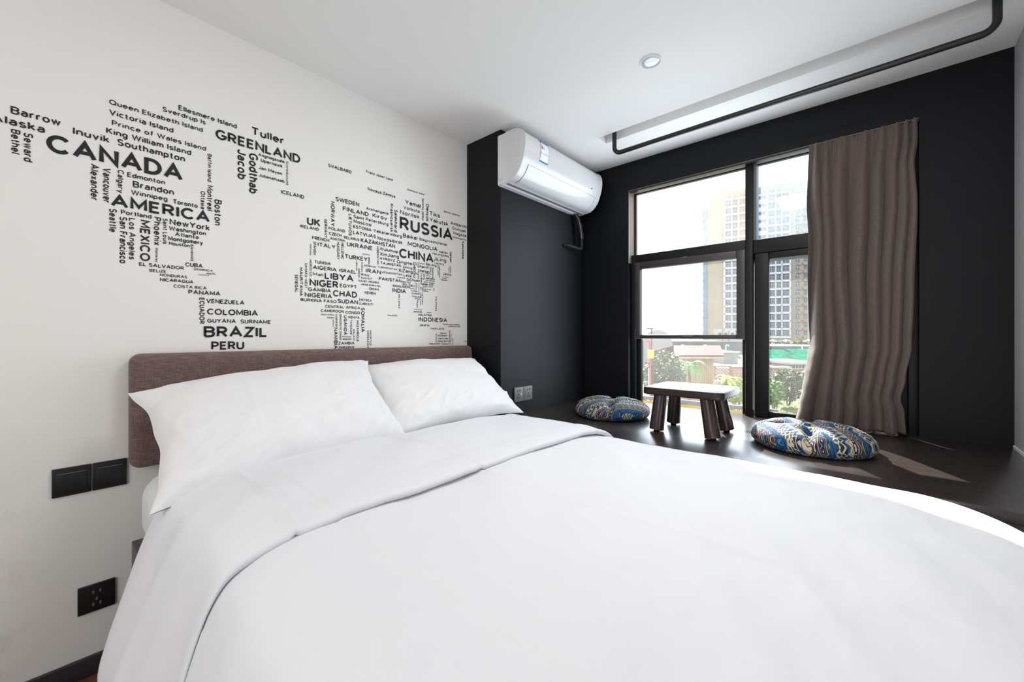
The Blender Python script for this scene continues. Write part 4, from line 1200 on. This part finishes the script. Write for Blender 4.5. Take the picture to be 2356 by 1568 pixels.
for k, (s0, s1, z0, z1, u0) in enumerate(wins):
    tgt = MB() if k < 100 else restw
    fbox(tgt, s0, s1, z0, z1, 0.02, 0.08)
    if k < 100:
        w = tgt.build('window', 'tower_glass', tw)
        fm = MB(); t_ = 0.09
        for a in (s0, (s0 + s1) / 2 - t_ / 2, s1 - t_): fbox(fm, a, a + t_, z0, z1, 0.08, 0.13)
        fbox(fm, s0, s1, z0 + (z1 - z0) * 0.62, z0 + (z1 - z0) * 0.62 + t_, 0.08, 0.13)
        fm.build('window_bars', 'tower_white', w)
tag(restw.build('other_windows', 'tower_glass', tw), None, None, None, 'stuff')
for z in rowsz:
    for u0, u1 in ((1835, 1843.5), (1848, 1856)):
        MB.build(fbox(MB(), S_(u0), S_(u1), z - 1.9, z - 1.2, 0, 0.7), 'condenser_ledge', 'bracket_brown', tw)

# far skyline
for k, (u0, u1, v0, F, lab) in enumerate(((1490, 1510, 739, 520, 'pale blue distant tower with a narrower top at the left of the skyline'), (1532, 1543, 762, 620, 'small distant block left of the long flat skyline roofs'), (1545, 1585, 766, 640, 'long low distant block in the middle of the hazy skyline'),
        (1588, 1604, 764, 600, 'distant block just right of the middle of the hazy skyline'), (1606, 1621, 766, 580, 'distant low block right beside the edge of the tan tower'))):
    m = MB(); boxFR(m, R_(u0, F), R_(u1, F), F, F + 20, -26, Z_(v0, F))
    if k == 0: boxFR(m, R_(1493, F), R_(1501, F), F + 2, F + 12, -26, Z_(735, F))
    elif k % 2: boxFR(m, R_(u0 + 3, F), R_(u0 + 7, F), F + 3, F + 9, -26, Z_(v0 - 3, F))
    tag(m.build('distant_building', 'skyline_hazed'), lab, 'building', 'hazy skyline buildings')
# podium hedge and parasols in front of the tower
F = 72.0
def leaf_mass(name, center, size, n, leaf, m_, seed):
    rnd = random.Random(seed); mb = MB(); c = Vector(center)
    for _ in range(n):
        while True:
            q = Vector((rnd.uniform(-1, 1), rnd.uniform(-1, 1), rnd.uniform(-1, 1)))
            if q.length < 1: break
        q = q.normalized() * (q.length ** 0.5)
        p = c + Vector((q.x * size[0], q.y * size[1], q.z * size[2])); a = rnd.uniform(0, 6.28); L = leaf * rnd.uniform(0.6, 1.3)
        d = Vector((math.cos(a), math.sin(a), rnd.uniform(-0.5, 0.8))).normalized(); w = d.cross(Vector((rnd.uniform(-1, 1), rnd.uniform(-1, 1), 1))).normalized() * L * 0.28
        mb.add([p, p + d * L * 0.5 + w, p + d * L, p + d * L * 0.5 - w], [(0, 1, 2, 3)])
    return mb
mb = MB()
for k in range(40):
    r = R_(1735 + k * 4.5, F); q = leaf_mass('h', RGT * r + FWD * F + UP * (Z_(791, F)), (0.9, 0.9, 0.42 + 0.1 * (k % 3)), 90, 0.35, '', k); mb.add(q.v, q.f)
boxFR(mb, R_(1735, F), R_(1915, F), F - 0.2, F + 0.6, Z_(800, F), Z_(791, F))
tag(mb.build('hedge', 'leaf_dark', fix=False), 'dark clipped hedge along the podium edge below the tower', 'hedge')
m = MB(); boxFR(m, R_(1735, F), R_(1990, F), F + 0.8, F + 50, -26, Z_(799, F)); struct(m.build('podium_floor', 'concrete'))
for k, (u, v, lab) in enumerate(((1808, 787, 'white parasol in the middle of the podium terrace'), (1778, 787, 'white parasol at the left end of the podium terrace'), (1860, 787, 'white parasol on the podium partly behind the curtain edge'))):
    c = RGT * R_(u, F + 3) + FWD * (F + 3); zt = Z_(780, F + 3)
    pr = thing('parasol', c + UP * Z_(799, F + 3), lab, 'parasol', 'white podium parasols')
    MB().lathe([(0.02, zt), (0.5, zt - 0.22), (1.05, zt - 0.45), (1.05, zt - 0.50)], 8, (c.x, c.y, 0)).build('canopy', 'parasol_white', pr)
    MB().tube([(c.x, c.y, Z_(799, F + 3)), (c.x, c.y, zt)], 0.05, 6).build('pole', 'pipe_white', pr)
# long flat roof in the middle distance with vent pipes
F = 42.0
lr = thing('flat_roof_building', RGT * R_(1700, F) + FWD * F + UP * -6, 'long low building with dark flat roof beyond the garden', 'building')
m = MB(); boxFR(m, R_(1548, F), R_(1738, F), F + 0.5, F + 14, -26, Z_(787, F)); m.build('wall', 'concrete', lr)
m = MB(); boxFR(m, R_(1546, F), R_(1740, F), F - 0.3, F + 15, Z_(788, F), Z_(784.5, F)); m.build('roof_slab', 'roof_dark', lr)
m = MB(); boxFR(m, R_(1548, F), R_(1738, F), F - 0.2, F + 0.6, Z_(806, F), Z_(788, F)); m.build('parapet', 'roof_dark', lr)
lr = thing('flat_roof_building', RGT * R_(1850, F) + FWD * F + UP * -6, 'low grey walled building below the hedge in the right pane', 'building')
m = MB(); boxFR(m, R_(1743, F), R_(1990, F), F + 0.5, F + 14, -26, Z_(797, F)); m.build('wall', 'concrete', lr)
m = MB(); boxFR(m, R_(1743, F), R_(1990, F), F - 0.2, F + 0.6, Z_(807, F), Z_(796, F)); m.build('parapet', 'roof_dark', lr)
for u0, u1, v0, lab in ((1651, 1661, 757, 'grey rooftop unit on the flat roof, leftmost of the row before the tower'), (1664, 1675, 759, 'grey rooftop unit on the flat roof, middle of the row before the tower'), (1678, 1692, 755, 'grey rooftop unit on the flat roof, nearest the sash edge')):
    c = RGT * R_((u0 + u1) / 2, F + 3) + FWD * (F + 3); un = thing('rooftop_unit', c + UP * Z_(784.5, F), lab, 'air conditioner', 'rooftop units before the tower')
    m = MB(); boxFR(m, R_(u0, F + 3), R_(u1, F + 3), F + 3, F + 3.8, Z_(784.5, F), Z_(v0, F + 3)); m.build('cabinet', 'concrete_light', un)
    MB().tube([c + UP * (Z_(768, F + 3)) - FWD * 0.01, c + UP * (Z_(768, F + 3)) - FWD * 0.03], 0.16, 16).build('fan_grille', 'roof_dark', un)
for k, (u, lab) in enumerate(((1567, 'white bent vent pipe at the left end of the flat roof'), (1619, 'white bent vent pipe above the red shingle roof'), (1670, 'white bent vent pipe just left of the window mullion'), (1846, 'white bent vent pipe on the flat roof beside the curtain'))):
    p = RGT * R_(u, F - 0.6) + FWD * (F - 0.6); z0, z1 = Z_(803, F), Z_(793, F)
    MBt = MB().tube([p + UP * z0, p + UP * (z1 - 0.06), p + UP * z1 + RGT * 0.06, p + UP * z1 + RGT * 0.24, p + UP * (z1 - 0.12) + RGT * 0.30], 0.055, 8)
    tag(MBt.build('vent_pipe', 'pipe_white'), lab, 'pipe', 'white vent pipes')
# lower roofs with green netting
F = 25.0
m = MB(); boxFR(m, R_(1500, F), R_(2000, F), F + 0.5, F + 14, -26, Z_(842, F)); tag(m.build('lower_roof_building', 'concrete_light'), 'lower pale concrete roof partly covered by green netting', 'building')
tl = ((1640, 1700, 805, 822, 33, 'green netting strip behind the grey roof shed'), (1772, 1822, 806, 818, 34, 'green netting on the rear roof strip in the right pane, left part'), (1827, 1900, 804, 818, 34, 'green netting on the rear roof strip in the right pane, beside the curtain'),
      (1772, 1832, 820, 834, 29, 'green netting on the front roof strip in the right pane, left part'), (1837, 1905, 819, 836, 29, 'green netting on the front roof strip in the right pane, beside the curtain'), (1645, 1700, 826, 840, 28, 'green netting draped below the grey roof shed'), (1776, 1806, 832, 844, 26.5, 'small torn green net hanging over a pale ledge'))
for k, (u0, u1, v0, v1, F, lab) in enumerate(tl):
    rows = []
    for i in range(15):
        t = i / 14; r = []
        for j in range(41):
            s = j / 40; sag = 0.25 * abs(math.sin(s * 9 + k)) * t
            p = RGT * R_(u0 + (u1 - u0) * s, F) + FWD * (F + 1.2 - 1.6 * t + 0.15 * nz(s * 7, t * 4, k)) + UP * (Z_(v0, F) + (Z_(v1, F) - Z_(v0, F)) * t - 0.3 * sag + 0.05 * nz(s * 11, t * 5, k + 9)); r.append(tuple(p))
        rows.append(r)
    mb = MB(); mb.grid(rows); o = mb.build('green_netting', 'tarp_green'); md = o.modifiers.new('thick', 'SOLIDIFY'); md.thickness = 0.02
    tag(o, lab, 'netting', 'green construction netting')
F = 27.0
sh = thing('roof_shed', RGT * R_(1680, F) + FWD * F + UP * Z_(840, F), 'grey concrete box shed on the lower roof right of the hut', 'shed')
m = MB(); boxFR(m, R_(1664, F), R_(1698, F), F, F + 2.5, Z_(842, F), Z_(811, F)); m.build('wall', 'concrete', sh)
m = MB(); boxFR(m, R_(1662, F), R_(1700, F), F - 0.2, F + 2.8, Z_(811, F), Z_(808, F)); m.build('roof', 'concrete_light', sh)
F = 22.0
sh = thing('roof_hut', RGT * R_(1845, F) + FWD * F + UP * Z_(855, F), 'small grey roof hut with barred window in the right pane', 'shed')
m = MB(); boxFR(m, R_(1816, F), R_(1885, F), F, F + 2.5, Z_(870, F), Z_(836, F)); m.build('wall', 'concrete', sh)
m = MB(); boxFR(m, R_(1810, F), R_(1890, F), F - 0.4, F + 3, Z_(837, F), Z_(832, F)); m.build('roof', 'concrete_light', sh)
m = MB(); boxFR(m, R_(1828, F), R_(1850, F), F - 0.03, F, Z_(848, F), Z_(839, F)); w = m.build('window', 'tower_glass', sh)
m = MB()
for u in (1828, 1835, 1842, 1849): boxFR(m, R_(u, F), R_(u + 1, F), F - 0.06, F - 0.03, Z_(848, F), Z_(839, F))
m.build('window_bars', 'pipe_white', w)
F = 20.0
m = MB(); boxFR(m, R_(1640, F), R_(1822, F), F, F + 2.2, Z_(846, F) - 0.5, Z_(846, F)); boxFR(m, R_(1770, F), R_(1812, F), F - 0.3, F + 0.3, Z_(846, F), Z_(842.5, F))
tag(m.build('roof_ledge', 'concrete_light'), 'pale concrete ledge just above the garden fence', 'ledge')

# garden hut with red shingle roof
F = 13.0
hut = thing('garden_hut', RGT * R_(1615, F) + FWD * F + UP * GZ, 'small wooden garden hut with a red shingle roof outside the left window', 'hut')
m = MB(); boxFR(m, R_(1566, F), R_(1642, F), F, F + 1.6, GZ, Z_(822, F))
for k in range(18): u = 1566 + 76 * k / 18; boxFR(m, R_(u, F), R_(u + 3.4, F), F - 0.015, F, GZ, Z_(824, F))
m.build('wall', 'hut_wood', hut)
m = MB(); a, b = R_(1549, F - .3), R_(1664, F - .3)
zlo, zhi = Z_(820.5, F - .3), Z_(799, F)
e0, e1 = F - 0.35, F + 0.75
a1, b1 = R_(1550, e1), R_(1657, e1)
pts = [RGT * a + FWD * e0 + UP * zlo, RGT * b + FWD * e0 + UP * zlo, RGT * b1 + FWD * e1 + UP * zhi, RGT * a1 + FWD * e1 + UP * zhi]
m.hexa(pts, 2, (0, 0, 0.05))
pts = [RGT * a1 + FWD * e1 + UP * zhi, RGT * b1 + FWD * e1 + UP * zhi, RGT * b + FWD * (F + 1.9) + UP * zlo, RGT * a + FWD * (F + 1.9) + UP * zlo]
m.hexa(pts, 2, (0, 0, 0.05))
m.build('roof', 'shingle_red', hut, at=RGT * a + FWD * e0 + UP * zlo).rotation_euler = (0, 0, 0)
m = MB(); boxFR(m, R_(1550, F - .3), R_(1663, F - .3), F - 0.37, F - 0.33, zlo - 0.06, zlo + 0.01); m.build('fascia', 'hut_wood', hut)
# fences
def fence(name, label, u0, u1, v0, v1, F, kind):
    r = thing(name, RGT * R_((u0 + u1) / 2, F) + FWD * F + UP * GZ, label, 'fence')
    a, b, z0, z1 = R_(u0, F), R_(u1, F), Z_(v1, F), Z_(v0, F)
    m = MB()
    if kind == 'lattice':
        step = 0.13; H = z1 - z0
        k = a - H
        while k < b:
            for sgn in (1, -1):
                p0 = (k, z0) if sgn > 0 else (k, z1); p1 = (k + H, z1) if sgn > 0 else (k + H, z0)
                t0 = max(0, (a - k) / H); t1 = min(1, (b - k) / H)
                if t1 > t0 + 0.02:
                    q0 = (p0[0] + (p1[0] - p0[0]) * t0, p0[1] + (p1[1] - p0[1]) * t0); q1 = (p0[0] + (p1[0] - p0[0]) * t1, p0[1] + (p1[1] - p0[1]) * t1)
                    m.tube([RGT * q0[0] + FWD * (F + 0.012 * sgn) + UP * q0[1], RGT * q1[0] + FWD * (F + 0.012 * sgn) + UP * q1[1]], 0.013, 4)
            k += step
    else:
        nsl = 9
        for k in range(nsl):
            z = z0 + (z1 - z0) * k / nsl; boxFR(m, a, b, F, F + 0.02, z, z + (z1 - z0) / nsl * 0.72)
    m.build('panel', 'fence_wood', r)
    for q in ([a, b] if kind == 'lattice' else [a, (a + b) / 2, b]): MB.build(boxFR(MB(), q - 0.03, q + 0.03, F - 0.03, F + 0.05, GZ, z1 + 0.04), 'post', 'fence_wood', r)
    boxr = MB(); boxFR(boxr, a, b, F - 0.02, F + 0.04, z1, z1 + 0.045); boxr.build('top_rail', 'fence_wood', r)
fence('lattice_fence', 'brown lattice fence panel right of the garden hut', 1645, 1681, 843, 873, 16.0, 'lattice')
fence('slat_fence', 'brown slatted fence seen beside the window mullion in the left pane', 1683, 1738, 846, 878, 16.1, 'slat')
fence('lattice_fence', 'brown lattice fence panel at the left edge of the right pane', 1755, 1790, 848, 884, 15.9, 'lattice')
fence('slat_fence', 'brown slatted fence in the right pane behind the bush', 1792, 1960, 850, 890, 16.0, 'slat')
m = MB(); boxFR(m, R_(1640, 15.6), R_(1735, 15.6), 15.2, 15.7, GZ, Z_(874, 15.6)); tag(m.build('planter', 'concrete_light'), 'low pale planter wall below the lattice fence by the hut', 'planter')

# plants
def shrub(label, u, v, F, size, n, leaf, m_, seed, name='shrub', cat='shrub', stems=6):
    c = at(u, v, F); r = thing(name, Vector((c.x, c.y, GZ)), label, cat)
    leaf_mass('f', c, size, n, leaf, '', seed).build('foliage', m_, r, fix=False)
    rnd = random.Random(seed + 50); mb = MB()
    for k in range(stems):
        b = Vector((c.x + rnd.uniform(-.08, .08), c.y + rnd.uniform(-.08, .08), GZ)); e = c + Vector((rnd.uniform(-.6, .6) * size[0], rnd.uniform(-.6, .6) * size[1], rnd.uniform(-0.2, .5) * size[2]))
        mb.tube([b, b * 0.5 + e * 0.5 + UP * 0.05, e], 0.012, 5)
    mb.build('stems', 'trunk_brown', r)
shrub('dark leafy bush outside the left window behind the table', 1528, 866, 8.0, (0.36, 0.36, 0.50), 1900, 0.10, 'leaf_dark', 11)
shrub('round dark bush in the middle of the right pane', 1812, 886, 12.5, (0.42, 0.42, 0.50), 1700, 0.11, 'leaf_dark', 12)
shrub('small pale green bush at the left edge of the right pane', 1780, 904, 11.8, (0.28, 0.28, 0.36), 700, 0.12, 'leaf_mid', 13)
shrub('yellow green bush beside the window mullion below the slatted fence', 1692, 898, 12.0, (0.36, 0.36, 0.40), 900, 0.12, 'leaf_yellow', 14)
shrub('small green sprig at the fence right beside the curtain', 1858, 866, 14.5, (0.20, 0.20, 0.24), 260, 0.12, 'leaf_mid', 15)
def palm(label, u, v, F, n, L, m_, seed):
    rnd = random.Random(seed); c = at(u, v, F); r = thing('palm', Vector((c.x, c.y, GZ)), label, 'palm')
    MB().tube([(c.x, c.y, GZ), (c.x, c.y, c.z)], 0.05, 8, True, 0.03).build('trunk', 'trunk_brown', r)
    for k in range(n):
        a = 2 * PI * k / n + rnd.uniform(-.25, .25); up = rnd.uniform(0.5, 1.2); d = Vector((math.cos(a), math.sin(a), 0)); mb = MB(); pts = []
        for i in range(13):
            t = i / 12; pts.append(c + d * (L * t * 0.8) + UP * (L * (up * t - 1.15 * t * t)))
        mb.tube(pts, 0.007, 5, True, 0.002); side = d.cross(UP)
        for i in range(2, 13):
            for sg in (-1, 1):
                for h in (0, 0.5):
                    if i == 12 and h: continue
                    p = pts[i] if not h else pts[i].lerp(pts[i + 1], 0.5); l = L * 0.30 * math.sin(PI * min(1, 0.25 + 0.7 * i / 12)); fw = (pts[min(i + 1, 12)] - pts[i - 1]).normalized()
                    tip = p + (side * sg * 0.75 + fw * 0.6 - UP * 0.25) * l; wv = fw * 0.016
                    mb.add([p - wv, p + wv, tip], [(0, 1, 2)])
        mb.build('frond', m_, r, fix=False)
palm('bright green palm in front of the garden hut', 1586, 842, 9.5, 11, 0.55, 'leaf_mid', 3)
palm('small yellowish palm below the lattice fence', 1672, 872, 11.0, 9, 0.40, 'leaf_yellow', 5)
# red pipe, box and lamp close to the left jamb
F = 5.2
pp = thing('standpipe', RGT * R_(1494, F) + FWD * F + UP * GZ, 'red standpipe with a yellow box outside beside the left jamb', 'pipe')
p = RGT * R_(1495.5, F) + FWD * F
MB().tube([p + UP * GZ, p + UP * Z_(790, F), p + UP * Z_(785, F) - RGT * 0.01, p + UP * Z_(784, F) - RGT * 0.06], 0.013, 10).build('pipe', 'pipe_red', pp)
m = MB(); boxFR(m, R_(1489, F), R_(1501, F), F - 0.06, F - 0.014, Z_(823, F), Z_(804, F)); m.build('box', 'box_yellow', pp, bevel=0.004)
m = MB(); boxFR(m, R_(1490.5, F), R_(1492, F), F - 0.03, F - 0.02, GZ, Z_(846, F)); m.build('white_conduit', 'pipe_white', pp)
F = 6.0
lp = thing('garden_lamp', RGT * R_(1494, F) + FWD * F + UP * GZ, 'thin black lamp post outside at the left edge of the glass', 'lamp')
p = RGT * R_(1499, F) + FWD * F
MB().tube([p + UP * GZ, p + UP * Z_(756, F)], 0.009, 8).build('post', 'black_steel', lp)
m = MB(); boxFR(m, R_(1488, F), R_(1500.5, F), F - 0.05, F + 0.05, Z_(757, F), Z_(754.5, F)); m.build('head', 'black_steel', lp)
# arched canopy
F = 19.0
rows = []
for d in (0.0, 7.0):
    r = []
    for k in range(25):
        a = PI * k / 24; r.append(tuple(RGT * (R_(1512, F) - 0.72 * math.cos(a) + 0.10 * d) + FWD * (F + d) + UP * (Z_(795, F) + 0.74 * math.sin(a))))
    rows.append([tuple(Vector(r[0]) - UP * 1.4)] + r + [tuple(Vector(r[-1]) - UP * 1.4)])
m = MB(); m.grid(rows); m.add(rows[0], [tuple(range(len(rows[0])))])
tag(m.build('arched_canopy', 'canopy_grey'), 'pale grey arched canopy left of the garden hut', 'canopy')
# white balustrade just outside the lower left pane
bl = thing('balustrade', RGT * R_(1600, 3.3) + FWD * 3.3 + UP * GZ, 'low pale grey metal balustrade outside, seen between the table legs', 'balustrade')
yA, yB, XB = 1.75, 0.50, 3.42
for z in (-0.545, -0.62): m = MB(); m.box(XB, XB + 0.03, yB, yA, z - 0.014, z + 0.014); m.build('rail', 'railing_white', bl)
for k in range(6):
    y = yB + (yA - yB) * k / 5; m = MB(); m.box(XB + 0.002, XB + 0.028, y - 0.014, y + 0.014, GZ, -0.62); m.build('post', 'railing_white', bl)
m = MB(); m.box(WX + T, 4.6, -0.6, 2.4, GZ - 0.3, GZ - 0.05); struct(m.build('terrace_strip_floor', 'tile_pale'))
